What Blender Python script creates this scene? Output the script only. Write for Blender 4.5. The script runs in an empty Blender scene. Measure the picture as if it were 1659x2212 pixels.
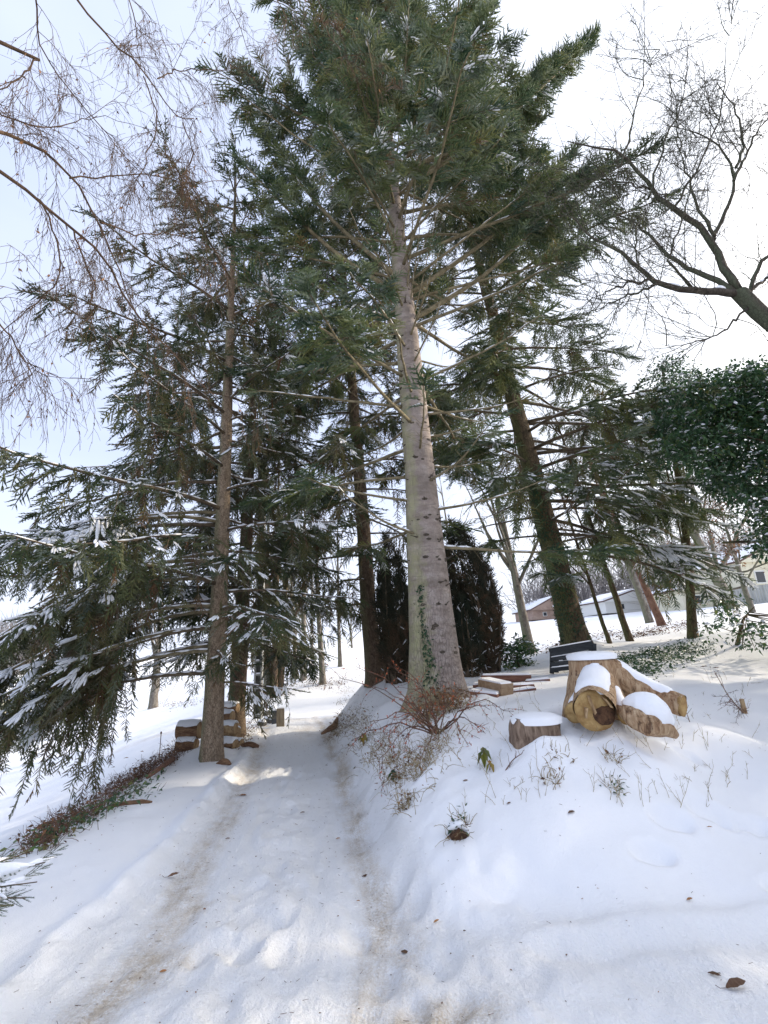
import bpy, math, random
import numpy as np
from mathutils import Matrix, Vector
rng = np.random.default_rng(7)
random.seed(7)
sc = bpy.context.scene
C = sc.collection

# ------------------------------------------------------------------ camera, sky, sun, exposure
PITCH, ROLL, CAMH = math.radians(15.7), math.radians(2.94), 1.7
cam_d = bpy.data.cameras.new('camera')
cam = bpy.data.objects.new('camera', cam_d)
C.objects.link(cam)
cam_d.sensor_fit = 'HORIZONTAL'
cam_d.sensor_width = 36
cam_d.lens = 36 * 1070 / 1659
cam_d.clip_start = 0.05
cam_d.clip_end = 3000
cam.matrix_world = Matrix.Translation((0, 0, CAMH)) @ Matrix.Rotation(math.pi / 2 + PITCH, 4, 'X') @ Matrix.Rotation(-ROLL, 4, 'Z')
sc.camera = cam

SUN_AZ, SUN_EL = math.radians(72), math.radians(23)      # azimuth clockwise from +Y
w = bpy.data.worlds.new('World')
sc.world = w
w.use_nodes = True
nt = w.node_tree
nt.nodes.clear()
N = nt.nodes.new
out = N('ShaderNodeOutputWorld'); bg = N('ShaderNodeBackground')
sky = N('ShaderNodeTexSky'); sky.sky_type = 'NISHITA'; sky.sun_disc = False
sky.sun_elevation = SUN_EL; sky.sun_rotation = SUN_AZ
sky.air_density = 1.0; sky.dust_density = 2.5; sky.ozone_density = 1.5
tc = N('ShaderNodeTexCoord'); mp = N('ShaderNodeMapping'); mp.inputs['Scale'].default_value = (1.2, 1.2, 3.0)
nz = N('ShaderNodeTexNoise'); nz.inputs['Scale'].default_value = 1.3; nz.inputs['Detail'].default_value = 4
nz.inputs['Roughness'].default_value = 0.5
# thin veil of cloud, thicker towards the sun side and the horizon
sep = N('ShaderNodeSeparateXYZ')
vd = N('ShaderNodeVectorMath'); vd.operation = 'DOT_PRODUCT'
vd.inputs[1].default_value = (math.sin(SUN_AZ) * math.cos(SUN_EL), math.cos(SUN_AZ) * math.cos(SUN_EL), math.sin(SUN_EL))
m1 = N('ShaderNodeMapRange'); m1.inputs['From Min'].default_value = 0.4; m1.inputs['From Max'].default_value = 1.0
m2 = N('ShaderNodeMapRange'); m2.inputs['From Min'].default_value = 0.35; m2.inputs['From Max'].default_value = 0.0; m2.inputs['To Max'].default_value = 0.34
m3 = N('ShaderNodeMapRange'); m3.inputs['From Min'].default_value = 0.35; m3.inputs['From Max'].default_value = 0.7
m3.inputs['To Max'].default_value = 0.24
ad = N('ShaderNodeMath'); ad.operation = 'ADD'; ad2 = N('ShaderNodeMath'); ad2.operation = 'ADD'; ad2.use_clamp = True
ad3 = N('ShaderNodeMath'); ad3.operation = 'MULTIPLY_ADD'; ad3.inputs[1].default_value = 0.9; ad3.inputs[2].default_value = 0.05; ad3.use_clamp = True
mix = N('ShaderNodeMix'); mix.data_type = 'RGBA'
mix.inputs['B'].default_value = (9.0, 9.2, 9.7, 1)
skg = N('ShaderNodeMix'); skg.data_type = 'RGBA'; skg.blend_type = 'MULTIPLY'; skg.inputs['Factor'].default_value = 1
skg.inputs['B'].default_value = (1.0, 1.0, 1.0, 1)
L = nt.links.new
L(tc.outputs['Generated'], mp.inputs[0]); L(mp.outputs[0], nz.inputs['Vector'])
L(tc.outputs['Generated'], sep.inputs[0]); L(tc.outputs['Generated'], vd.inputs[0])
L(vd.outputs['Value'], m1.inputs['Value']); L(sep.outputs['Z'], m2.inputs['Value']); L(nz.outputs['Fac'], m3.inputs['Value'])
L(m1.outputs[0], ad.inputs[0]); L(m2.outputs[0], ad.inputs[1]); L(ad.outputs[0], ad2.inputs[0]); L(m3.outputs[0], ad2.inputs[1])
L(ad2.outputs[0], ad3.inputs[0])
L(ad3.outputs[0], mix.inputs['Factor']); L(sky.outputs[0], skg.inputs['A'])
mixb = N('ShaderNodeMix'); mixb.data_type = 'RGBA'; mixb.inputs['Factor'].default_value = .8; mixb.inputs['B'].default_value = (4.4, 5.2, 7.5, 1)
L(skg.outputs['Result'], mixb.inputs['A']); L(mixb.outputs['Result'], mix.inputs['A'])
glow = N('ShaderNodeMapRange'); glow.interpolation_type = 'SMOOTHSTEP'; glow.inputs['From Min'].default_value = .84; glow.inputs['From Max'].default_value = 1.0     # bright haze round the veiled sun
mixg = N('ShaderNodeMix'); mixg.data_type = 'RGBA'; mixg.inputs['B'].default_value = (34, 32.5, 31, 1)
L(vd.outputs['Value'], glow.inputs['Value']); L(glow.outputs[0], mixg.inputs['Factor']); L(mix.outputs['Result'], mixg.inputs['A'])
L(mixg.outputs['Result'], bg.inputs['Color']); L(bg.outputs[0], out.inputs[0])
bg.inputs['Strength'].default_value = 0.1

sl = bpy.data.lights.new('sun', 'SUN'); sl.energy = 2.7; sl.angle = math.radians(1.5); sl.color = (1.0, 0.88, 0.70)
so = bpy.data.objects.new('sun', sl); C.objects.link(so)
so.rotation_euler = Vector((math.sin(SUN_AZ) * math.cos(SUN_EL), math.cos(SUN_AZ) * math.cos(SUN_EL), math.sin(SUN_EL))).to_track_quat('Z', 'Y').to_euler()
vs = sc.view_settings
vs.view_transform = 'Standard'; vs.look = 'None'; vs.gamma = 1; vs.exposure = 0.8; vs.use_curve_mapping = False
sc.cycles.max_bounces = 5; sc.cycles.diffuse_bounces = 3; sc.cycles.glossy_bounces = 2
sc.cycles.transmission_bounces = 2; sc.cycles.transparent_max_bounces = 4
sc.cycles.caustics_reflective = False; sc.cycles.caustics_refractive = False

# ------------------------------------------------------------------ measuring helper (photo pixel -> world point at a distance)
def at(px, py, Y):
    """world point on the sight line through the 1659x2212 photo pixel, Y metres ahead"""
    x, y = (px - 829.5) / 1070., -(py - 1106) / 1070.
    c, s = math.cos(ROLL), math.sin(ROLL)
    X, Yv = c * x + s * y, -s * x + c * y
    d = np.array([X, math.cos(PITCH) - Yv * math.sin(PITCH), math.sin(PITCH) + Yv * math.cos(PITCH)])
    d = d * (Y / d[1])
    return d + np.array([0, 0, CAMH])

# ------------------------------------------------------------------ mesh helpers
def emit(name, V, F, mat, parent=None, smooth=False, attrs=None, kind=None):
    """V (n,3); F list of int arrays (m,3) or (m,4); attrs {name: (n,) floats}"""
    me = bpy.data.meshes.new(name)
    V = np.asarray(V, np.float32)
    F = [np.asarray(f, np.int32) for f in F if len(f)]
    me.vertices.add(len(V)); me.vertices.foreach_set('co', V.ravel())
    nl = sum(f.size for f in F); npoly = sum(len(f) for f in F)
    me.loops.add(nl); me.loops.foreach_set('vertex_index', np.concatenate([f.ravel() for f in F]))
    tot = np.concatenate([np.full(len(f), f.shape[1], np.int32) for f in F])
    st = np.concatenate([[0], np.cumsum(tot)[:-1]]).astype(np.int32)
    me.polygons.add(npoly); me.polygons.foreach_set('loop_start', st); me.polygons.foreach_set('loop_total', tot)
    me.polygons.foreach_set('use_smooth', np.full(npoly, smooth))
    for k, a in (attrs or {}).items():
        at_ = me.attributes.new(k, 'FLOAT', 'POINT'); at_.data.foreach_set('value', np.asarray(a, np.float32))
    me.update(calc_edges=True)
    me.validate()
    if mat: me.materials.append(mat)
    o = bpy.data.objects.new(name, me); C.objects.link(o)
    if parent is not None:
        o.parent = parent
        o.matrix_parent_inverse = Matrix.Translation(-Vector(parent.location))      # meshes are built in world coordinates; a part of a part has its parent at the origin
    if kind: o['kind'] = kind
    return o

def tag(o, label, cat, group=None, kind=None):
    o['label'] = label; o['category'] = cat
    if group: o['group'] = group
    if kind: o['kind'] = kind
    return o

def thing(name, loc, label, cat, group=None):
    o = bpy.data.objects.new(name, None); C.objects.link(o); o.location = tuple(float(v) for v in loc)
    o.empty_display_size = .1
    return tag(o, label, cat, group)

class Acc:
    """collects geometry for one mesh"""
    def __init__(s): s.V = []; s.T = []; s.Q = []; s.A = []; s.n = 0
    def add(s, V, T=None, Q=None, a=0.):
        V = np.asarray(V, float).reshape(-1, 3)
        if T is not None and len(T): s.T.append(np.asarray(T) + s.n)
        if Q is not None and len(Q): s.Q.append(np.asarray(Q) + s.n)
        s.V.append(V); s.A.append(np.broadcast_to(np.asarray(a, float), (len(V),))); s.n += len(V)
        return s
    def build(s, name, mat, parent=None, smooth=False, kind=None):
        if not s.V: return None
        F = ([np.concatenate(s.T)] if s.T else []) + ([np.concatenate(s.Q)] if s.Q else [])
        return emit(name, np.concatenate(s.V), F, mat, parent, smooth, {'tint': np.concatenate(s.A)}, kind)

def norm(a): return a / np.maximum(np.linalg.norm(a, axis=-1, keepdims=True), 1e-9)

def tubes(acc, P, R, n=5, a=0., cap=True, arc=None, lift=0.):
    """batch of tubes. P (N,K,3), R (N,K) or (K,). arc=(a0,a1): only part of the ring, for snow lying on top"""
    P = np.asarray(P, float)
    if P.ndim == 2: P = P[None]
    Nn, K, _ = P.shape
    R = np.broadcast_to(np.asarray(R, float), (Nn, K))
    T = np.empty_like(P); T[:, 1:-1] = P[:, 2:] - P[:, :-2]; T[:, 0] = P[:, 1] - P[:, 0]; T[:, -1] = P[:, -1] - P[:, -2]
    T = norm(T)
    ch = norm(P[:, -1] - P[:, 0])
    ref = np.where(np.abs(ch[:, 2:3]) < .8, np.array([[0, 0, 1.]]), np.array([[1., 0.2, 0]]))[:, None, :]
    S = norm(np.cross(T, ref)); U = np.cross(S, T)
    ang = np.arange(n) * 2 * np.pi / n
    ca, sa = np.cos(ang), np.sin(ang)
    V = P[:, :, None, :] + R[:, :, None, None] * (S[:, :, None, :] * ca[None, None, :, None] + U[:, :, None, :] * sa[None, None, :, None])
    V = V.reshape(-1, 3)
    i = np.arange(Nn)[:, None, None] * K * n + np.arange(K - 1)[None, :, None] * n
    j = np.arange(n)[None, None, :]; j2 = (j + 1) % n
    Q = np.stack([i + j, i + j2, i + n + j2, i + n + j], -1).reshape(-1, 4)
    aa = a
    if np.ndim(a) == 1 and len(a) == Nn: aa = np.repeat(a, K * n)
    Tt = None
    if cap and n >= 3:
        b = np.arange(Nn)[:, None] * K * n + (K - 1) * n
        Tt = np.concatenate([np.stack([b[:, 0], b[:, 0] + k, b[:, 0] + k + 1], -1) for k in range(1, n - 1)])
        b0 = np.arange(Nn) * K * n
        Tt = np.concatenate([Tt] + [np.stack([b0, b0 + k + 1, b0 + k], -1) for k in range(1, n - 1)])
    acc.add(V, Tt, Q, aa)

def stamp(acc, TV, TT, P, X, U, S, a=0., TA=None):
    """template TV (v,3), tris TT, stamped at P (N,3) with forward X and up U (N,3), scale S (N,)"""
    if len(P) == 0: return
    X = norm(X); Yv = norm(np.cross(U, X)); Z = np.cross(X, Yv)
    S = np.broadcast_to(np.asarray(S, float), (len(P),))
    V = P[:, None, :] + S[:, None, None] * (TV[None, :, 0:1] * X[:, None, :] + TV[None, :, 1:2] * Yv[:, None, :] + TV[None, :, 2:3] * Z[:, None, :])
    T = TT[None] + (np.arange(len(P)) * len(TV))[:, None, None]
    a = np.broadcast_to(np.asarray(a, float), (len(P),))
    A = np.repeat(a, len(TV)).reshape(len(P), -1)
    if TA is not None: A = A + TA[None]
    acc.add(V.reshape(-1, 3), T=T.reshape(-1, 3), a=A.ravel())

def box(acc, c, s, R=None, a=0., taper=1., jit=0.):
    V = np.array([[x, y, z] for z in (-.5, .5) for y in (-.5, .5) for x in (-.5, .5)], float)
    V[4:, :2] *= taper
    V = V * np.array(s)
    if jit: V += rng.normal(0, jit, V.shape)
    if R is not None: V = V @ np.array(R).T
    acc.add(V + np.array(c), Q=[[0, 2, 3, 1], [4, 5, 7, 6], [0, 1, 5, 4], [2, 6, 7, 3], [0, 4, 6, 2], [1, 3, 7, 5]], a=a)

def rotz(a): return np.array([[math.cos(a), -math.sin(a), 0], [math.sin(a), math.cos(a), 0], [0, 0, 1]])
def roty(a): return np.array([[math.cos(a), 0, math.sin(a)], [0, 1, 0], [-math.sin(a), 0, math.cos(a)]])
def rotx(a): return np.array([[1, 0, 0], [0, math.cos(a), -math.sin(a)], [0, math.sin(a), math.cos(a)]])

def vnoise(x, y, seed=0):
    r = np.random.default_rng(seed).random((256, 256))
    xi = np.floor(x).astype(int); yi = np.floor(y).astype(int); fx = x - xi; fy = y - yi
    fx = fx * fx * (3 - 2 * fx); fy = fy * fy * (3 - 2 * fy)
    g = lambda i, j: r[i % 256, j % 256]
    return ((g(xi, yi) * (1 - fx) + g(xi + 1, yi) * fx) * (1 - fy) + (g(xi, yi + 1) * (1 - fx) + g(xi + 1, yi + 1) * fx) * fy) * 2 - 1

def fbm(x, y, o=4, seed=0):
    s = 0; a = 1.
    for k in range(o):
        s = s + a * vnoise(x * 2 ** k + 17.3 * k, y * 2 ** k + 9.1 * k, seed + k); a *= .5
    return s / 1.9

# ------------------------------------------------------------------ materials
def mat(name, base, rough=.9, bump=None, spec=.3, build=None):
    m = bpy.data.materials.new(name); m.use_nodes = True
    n = m.node_tree; p = n.nodes['Principled BSDF']
    p.inputs['Base Color'].default_value = (*base, 1); p.inputs['Roughness'].default_value = rough
    p.inputs['Specular IOR Level'].default_value = spec
    if build: build(n, p)
    return m

def nd(n, t, **k):
    x = n.nodes.new(t)
    for a, v in k.items():
        if a in x.inputs: x.inputs[a].default_value = v
        else: setattr(x, a, v)
    return x

def ramp(n, stops, src=None, interp='LINEAR'):
    r = n.nodes.new('ShaderNodeValToRGB'); e = r.color_ramp; e.interpolation = interp
    e.elements[0].position = stops[0][0]; e.elements[0].color = (*stops[0][1], 1)
    e.elements[1].position = stops[-1][0]; e.elements[1].color = (*stops[-1][1], 1)
    for p_, c_ in stops[1:-1]:
        q = e.elements.new(p_); q.color = (*c_, 1)
    if src: n.links.new(src, r.inputs[0])
    return r

def pos(n, scale=(1, 1, 1)):
    g = nd(n, 'ShaderNodeNewGeometry'); m = nd(n, 'ShaderNodeMapping'); m.inputs['Scale'].default_value = scale
    n.links.new(g.outputs['Position'], m.inputs[0]); return m.outputs[0]

def noise(n, vec, scale, detail=4, rough=.5, dist=0):
    x = nd(n, 'ShaderNodeTexNoise', Scale=scale, Detail=detail, Roughness=rough, Distortion=dist)
    n.links.new(vec, x.inputs['Vector']); return x.outputs['Fac']

def bumpn(n, p, h, strength, dist, prev=None):
    b = nd(n, 'ShaderNodeBump', Strength=strength, Distance=dist); n.links.new(h, b.inputs['Height'])
    if prev: n.links.new(prev, b.inputs['Normal'])
    n.links.new(b.outputs[0], p.inputs['Normal']); return b.outputs[0]

def mth(n, op, a, b=0.):
    x = nd(n, 'ShaderNodeMath', operation=op)
    for i, v in enumerate((a, b)):
        if hasattr(v, 'is_linked') or hasattr(v, 'links'): n.links.new(v, x.inputs[i])
        else: x.inputs[i].default_value = v
    return x.outputs[0]

def mixc(n, f, a, b):
    x = nd(n, 'ShaderNodeMix', data_type='RGBA')
    for k, v in (('Factor', f), ('A', a), ('B', b)):
        i = [s for s in x.inputs if s.name == k and s.type == ('VALUE' if k == 'Factor' else 'RGBA')][0]
        if hasattr(v, 'links'): n.links.new(v, i)
        else: i.default_value = v if k == 'Factor' else (*v, 1)
    return [s for s in x.outputs if s.type == 'RGBA'][0]

def attr(n, name):
    return nd(n, 'ShaderNodeAttribute', attribute_name=name).outputs['Fac']

def b_snowground(n, p):
    v = pos(n)
    dirt, u, vv = attr(n, 'dirt'), attr(n, 'u'), attr(n, 'v')
    cv = nd(n, 'ShaderNodeCombineXYZ'); n.links.new(u, cv.inputs[0]); n.links.new(vv, cv.inputs[1])
    mpp = nd(n, 'ShaderNodeMapping'); mpp.inputs['Scale'].default_value = (17, 3.2, 1); n.links.new(cv.outputs[0], mpp.inputs[0])
    streak = noise(n, mpp.outputs[0], 1.0, 3, .6)
    fine = noise(n, v, 34, 4, .65); mid = noise(n, v, 7, 4, .55); gr = noise(n, v, 160, 2, .5)
    # brown earth pressed into the wheel tracks
    hf = noise(n, v, 75, 4, .75)
    brk = mth(n, 'ADD', mth(n, 'MULTIPLY', mth(n, 'SUBTRACT', hf, .5), 3.4), mth(n, 'ADD', mth(n, 'MULTIPLY', mth(n, 'SUBTRACT', mid, .5), 2.2), mth(n, 'MULTIPLY', mth(n, 'SUBTRACT', streak, .5), 1.6)))
    f = mth(n, 'MULTIPLY', dirt, mth(n, 'ADD', .85, brk))
    fr = ramp(n, [(.08, (0, 0, 0)), (.3, (.3, .3, .3)), (.6, (.6, .6, .6)), (.95, (.95, .95, .95))], f)
    dc = ramp(n, [(.3, (.66, .58, .47)), (.55, (.55, .47, .37)), (.75, (.28, .235, .18))], fine)
    # plant litter showing through thin snow
    lit = attr(n, 'litter')
    lf = mth(n, 'MULTIPLY', lit, ramp(n, [(.6, (0, 0, 0)), (.72, (1, 1, 1))], noise(n, v, 22, 3, .7)).outputs[0])
    snow = mixc(n, mid, (.885, .89, .90), (.915, .92, .925))
    snow = mixc(n, mth(n, 'MULTIPLY', attr(n, 'lane'), mth(n, 'MULTIPLY', hf, .55)), snow, (.90, .88, .845))
    c = mixc(n, fr.outputs[0], snow, dc.outputs[0])
    c = mixc(n, lf, c, (.13, .11, .06))
    n.links.new(c, p.inputs['Base Color'])
    trk = attr(n, 'lane')
    h = mth(n, 'MULTIPLY', mth(n, 'MULTIPLY', streak, trk), .8)
    h = mth(n, 'ADD', h, mth(n, 'MULTIPLY', mth(n, 'MULTIPLY', fine, mth(n, 'ADD', trk, .12)), 1.1))
    h = mth(n, 'ADD', h, mth(n, 'MULTIPLY', gr, .12))
    # tyre tread pressed across the wheel lines
    wv = nd(n, 'ShaderNodeTexWave', Scale=9., Distortion=2.5, Detail=2.); wv.inputs['Detail Scale'].default_value = 2; wv.bands_direction = 'Y'; n.links.new(cv.outputs[0], wv.inputs['Vector'])
    wl = mth(n, 'POWER', 2.718, mth(n, 'MULTIPLY', mth(n, 'POWER', mth(n, 'MULTIPLY', mth(n, 'SUBTRACT', mth(n, 'ABSOLUTE', u), .71), 5.), 2.), -1.))
    h = mth(n, 'ADD', h, mth(n, 'MULTIPLY', mth(n, 'MULTIPLY', wv.outputs['Fac'], wl), mth(n, 'MULTIPLY', trk, .16)))
    h = mth(n, 'ADD', h, mth(n, 'MULTIPLY', mth(n, 'MULTIPLY', mid, trk), .9))
    h = mth(n, 'ADD', h, mth(n, 'MULTIPLY', mth(n, 'MULTIPLY', hf, mth(n, 'ADD', trk, .08)), .55))
    bumpn(n, p, h, .65, .042)

def b_snow(n, p):
    v = pos(n); bumpn(n, p, noise(n, v, 30, 4, .6), .3, .02)

def bark(c1, c2, c3, sx=9, sz=2.4, moss=None, crack=.6, bstr=.7, plates=0):
    def f(n, p):
        v = pos(n, (sx, sx, sz))
        a = noise(n, v, 1.0, 6, .65, .6); b = noise(n, v, 3.2, 4, .6, .3)
        vo = nd(n, 'ShaderNodeTexVoronoi', feature='DISTANCE_TO_EDGE', Scale=1.7); n.links.new(v, vo.inputs['Vector'])
        cr = ramp(n, [(0, (0, 0, 0)), (.09, (1, 1, 1))], vo.outputs['Distance'])
        col = ramp(n, [(.32, c1), (.5, c2), (.7, c3)], a).outputs[0]
        big = noise(n, pos(n), 1.6, 3, .6)
        if moss:
            g = nd(n, 'ShaderNodeNewGeometry'); sp = nd(n, 'ShaderNodeSeparateXYZ'); n.links.new(g.outputs['Normal'], sp.inputs[0])
            mf = mth(n, 'ADD', mth(n, 'MULTIPLY', sp.outputs['X'], -.55), mth(n, 'SUBTRACT', mth(n, 'ADD', mth(n, 'MULTIPLY', b, .5), big), .5))
            col = mixc(n, ramp(n, [(.28, (0, 0, 0)), (.62, (.7, .7, .7))], mf).outputs[0], col, moss)
        if crack: col = mixc(n, mth(n, 'MULTIPLY', mth(n, 'SUBTRACT', 1, cr.outputs[0]), crack), col, tuple(x * .35 for x in c1))
        n.links.new(col, p.inputs['Base Color'])
        h = mth(n, 'ADD', mth(n, 'MULTIPLY', a, 1.0), mth(n, 'MULTIPLY', b, .5))
        if crack: h = mth(n, 'ADD', h, mth(n, 'MULTIPLY', cr.outputs[0], crack))
        bumpn(n, p, h, bstr, .03)
    return f

def b_fir(n, p):
    # smooth grey-pink bark: fine vertical cracks near the base, thin dark horizontal bands, green-yellow algae on the shaded side
    v = pos(n)
    col = ramp(n, [(.3, (.21, .165, .14)), (.5, (.31, .255, .22)), (.7, (.41, .355, .315))], noise(n, pos(n, (5, 5, 9)), 1, 6, .7)).outputs[0]
    band = ramp(n, [(.6, (0, 0, 0)), (.68, (1, 1, 1))], noise(n, pos(n, (5.5, 5.5, 34)), 1, 3, .5)).outputs[0]
    col = mixc(n, mth(n, 'MULTIPLY', band, .5), col, (.12, .095, .075))
    wh = ramp(n, [(.52, (0, 0, 0)), (.62, (1, 1, 1))], noise(n, pos(n, (.3, .3, 3.4)), 1, 2, .5)).outputs[0]
    col = mixc(n, mth(n, 'MULTIPLY', mth(n, 'MULTIPLY', wh, noise(n, v, 12, 3, .6)), 1.0), col, (.16, .13, .105))
    vo = nd(n, 'ShaderNodeTexVoronoi', feature='DISTANCE_TO_EDGE', Scale=1.0)
    wob = nd(n, 'ShaderNodeVectorMath', operation='MULTIPLY_ADD')
    nzz = nd(n, 'ShaderNodeTexNoise', Scale=9., Detail=3.); n.links.new(v, nzz.inputs['Vector'])
    n.links.new(nzz.outputs['Color'], wob.inputs[0]); wob.inputs[1].default_value = (1.6, 1.6, 1.6); n.links.new(pos(n, (26, 26, 8.5)), wob.inputs[2])
    n.links.new(wob.outputs[0], vo.inputs['Vector'])
    cr = ramp(n, [(0, (1, 1, 1)), (.10, (0, 0, 0))], vo.outputs['Distance']).outputs[0]
    sp = nd(n, 'ShaderNodeSeparateXYZ'); n.links.new(v, sp.inputs[0])
    low = nd(n, 'ShaderNodeMapRange'); n.links.new(sp.outputs[2], low.inputs[0])
    for i, x in zip((1, 2, 3, 4), (1.2, 4.2, 1., .12)): low.inputs[i].default_value = x
    crk = mth(n, 'MULTIPLY', cr, low.outputs[0])
    col = mixc(n, mth(n, 'MULTIPLY', crk, .55), col, (.12, .095, .07))
    mf = mth(n, 'ADD', attr(n, 'tint'), mth(n, 'MULTIPLY', mth(n, 'SUBTRACT', noise(n, v, 6, 5, .7), .5), 1.1))
    col = mixc(n, ramp(n, [(.3, (0, 0, 0)), (.75, (.8, .8, .8))], mf).outputs[0], col, (.33, .33, .165))
    n.links.new(col, p.inputs['Base Color'])
    h = mth(n, 'SUBTRACT', noise(n, pos(n, (14, 14, 9)), 1, 5, .7), mth(n, 'MULTIPLY', crk, .9))
    bumpn(n, p, h, .8, .018)

def tintmat(stops, rough=.75, spec=.25, frost=0., trans=.0, inst=False):
    def f(n, p):
        a = nd(n, 'ShaderNodeAttribute', attribute_name='tint', attribute_type='INSTANCER' if inst else 'GEOMETRY').outputs['Fac']
        v = pos(n); col = ramp(n, stops, mth(n, 'ADD', a, mth(n, 'MULTIPLY', mth(n, 'SUBTRACT', noise(n, v, .9, 3, .6), .5), .5))).outputs[0]
        if frost:   # hoar and powder caught on the upper side of the needles
            g = nd(n, 'ShaderNodeNewGeometry'); sp = nd(n, 'ShaderNodeSeparateXYZ'); n.links.new(g.outputs['True Normal'], sp.inputs[0])
            up = mth(n, 'ABSOLUTE', sp.outputs['Z']); ff = mth(n, 'ADD', mth(n, 'MULTIPLY', up, .6), mth(n, 'MULTIPLY', mth(n, 'SUBTRACT', noise(n, v, 2.2, 4, .7), .5), 2.4))
            col = mixc(n, mth(n, 'MULTIPLY', ramp(n, [(.25, (0, 0, 0)), (.85, (1, 1, 1))], ff).outputs[0], frost), col, (.66, .70, .68))
        n.links.new(col, p.inputs['Base Color'])
        if trans:
            t = nd(n, 'ShaderNodeBsdfTranslucent'); n.links.new(col, t.inputs['Color']); m = nd(n, 'ShaderNodeMixShader'); m.inputs[0].default_value = trans
            n.links.new(p.outputs[0], m.inputs[1]); n.links.new(t.outputs[0], m.inputs[2]); n.links.new(m.outputs[0], n.nodes['Material Output'].inputs['Surface'])
    return mat('needles', stops[0][1], rough, spec=spec, build=f)

def b_wood(c1, c2, sc_=(40, 4, 4), bs=.5):
    def f(n, p):
        v = pos(n, sc_)
        a = noise(n, v, 1, 5, .65, .4)
        n.links.new(ramp(n, [(.35, c1), (.65, c2)], a).outputs[0], p.inputs['Base Color'])
        bumpn(n, p, a, bs, .01)
    return f

M = {}
M['ground'] = mat('trodden_snow', (.88, .9, .93), .75, spec=.25, build=b_snowground)
M['snow'] = mat('fresh_snow', (.9, .91, .93), .7, spec=.25, build=b_snow)
M['fir_bark'] = mat('smooth_fir_bark', (.3, .27, .24), .9, build=b_fir)
M['spruce_bark'] = mat('scaly_spruce_bark', (.2, .15, .1), .95, build=bark((.19, .135, .09), (.32, .24, .165), (.45, .35, .25), 20, 9, moss=(.20, .20, .11), crack=.7))
M['dark_bark'] = mat('dark_spruce_bark', (.1, .08, .06), .95, build=bark((.09, .062, .042), (.17, .12, .08), (.26, .19, .13), 20, 9, moss=(.12, .12, .06), crack=.7))
M['ivy_bark'] = mat('mossy_bark', (.1, .08, .06), .95, build=bark((.06, .045, .028), (.12, .085, .05), (.17, .12, .07), 9, 4, moss=(.11, .12, .045), crack=.6))
M['grey_bark'] = mat('grey_bark', (.25, .22, .19), .9, build=bark((.11, .09, .075), (.2, .175, .145), (.34, .31, .27), 10, 5, moss=(.17, .18, .11), crack=.3))
M['cherry_bark'] = mat('cherry_bark', (.1, .08, .06), .9, build=bark((.035, .028, .022), (.07, .056, .042), (.12, .10, .08), 12, 8, moss=(.10, .12, .075), crack=.3))
M['red_bark'] = mat('reddish_bark', (.2, .1, .07), .9, build=bark((.12, .06, .04), (.22, .12, .08), (.3, .18, .13), 10, 5, crack=.3))
M['birch_twig'] = mat('birch_twig_bark', (.09, .055, .042), .85, build=b_wood((.05, .03, .018), (.14, .085, .048), (8, 8, 8)))
M['branch'] = mat('conifer_branch_bark', (.2, .17, .1), .95, build=b_wood((.13, .105, .058), (.28, .235, .145), (7, 7, 7)))
M['branch_dark'] = mat('dark_branch_bark', (.1, .07, .05), .95, build=b_wood((.07, .052, .035), (.17, .13, .085), (7, 7, 7)))
M['knot'] = mat('branch_scar', (.075, .06, .045), .95, build=b_wood((.05, .04, .03), (.13, .105, .08), (30, 30, 30)))
M['fir_needle'] = tintmat([(0, (.045, .088, .050)), (.35, (.100, .152, .070)), (.65, (.18, .215, .085)), (.88, (.25, .25, .09)), (1, (.22, .14, .07))], frost=.38, trans=.35, inst=True)
M['spruce_needle'] = tintmat([(0, (.044, .078, .042)), (.35, (.092, .120, .053)), (.65, (.155, .160, .065)), (.88, (.18, .15, .07)), (1, (.19, .11, .06))], frost=.32, trans=.35, inst=True)
M['cypress'] = tintmat([(0, (.022, .032, .019)), (.5, (.055, .048, .027)), (1, (.12, .07, .04))], frost=.05, inst=True)
M['leaf_green'] = tintmat([(0, (.020, .055, .028)), (.5, (.045, .105, .04)), (.85, (.09, .16, .045)), (1, (.18, .18, .05))], .4, .5, trans=.25)
M['leaf_brown'] = tintmat([(0, (.095, .055, .035)), (.35, (.16, .085, .045)), (.6, (.28, .13, .055)), (1, (.42, .22, .09))], .7)
M['leaf_rhodo'] = tintmat([(0, (.06, .09, .02)), (.5, (.20, .19, .03)), (1, (.38, .20, .04))], .45, .4)
M['berry'] = tintmat([(0, (.25, .06, .03)), (1, (.55, .14, .05))], .5)
M['stem'] = mat('shrub_stem', (.12, .06, .04), .9, build=b_wood((.08, .045, .03), (.2, .11, .075), (9, 9, 9)))
M['dry'] = mat('dry_grass', (.30, .23, .13), .9, build=b_wood((.2, .15, .08), (.4, .32, .18), (9, 9, 9)))
M['stump'] = mat('peeled_stump_wood', (.5, .33, .17), .85, build=None)
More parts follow.
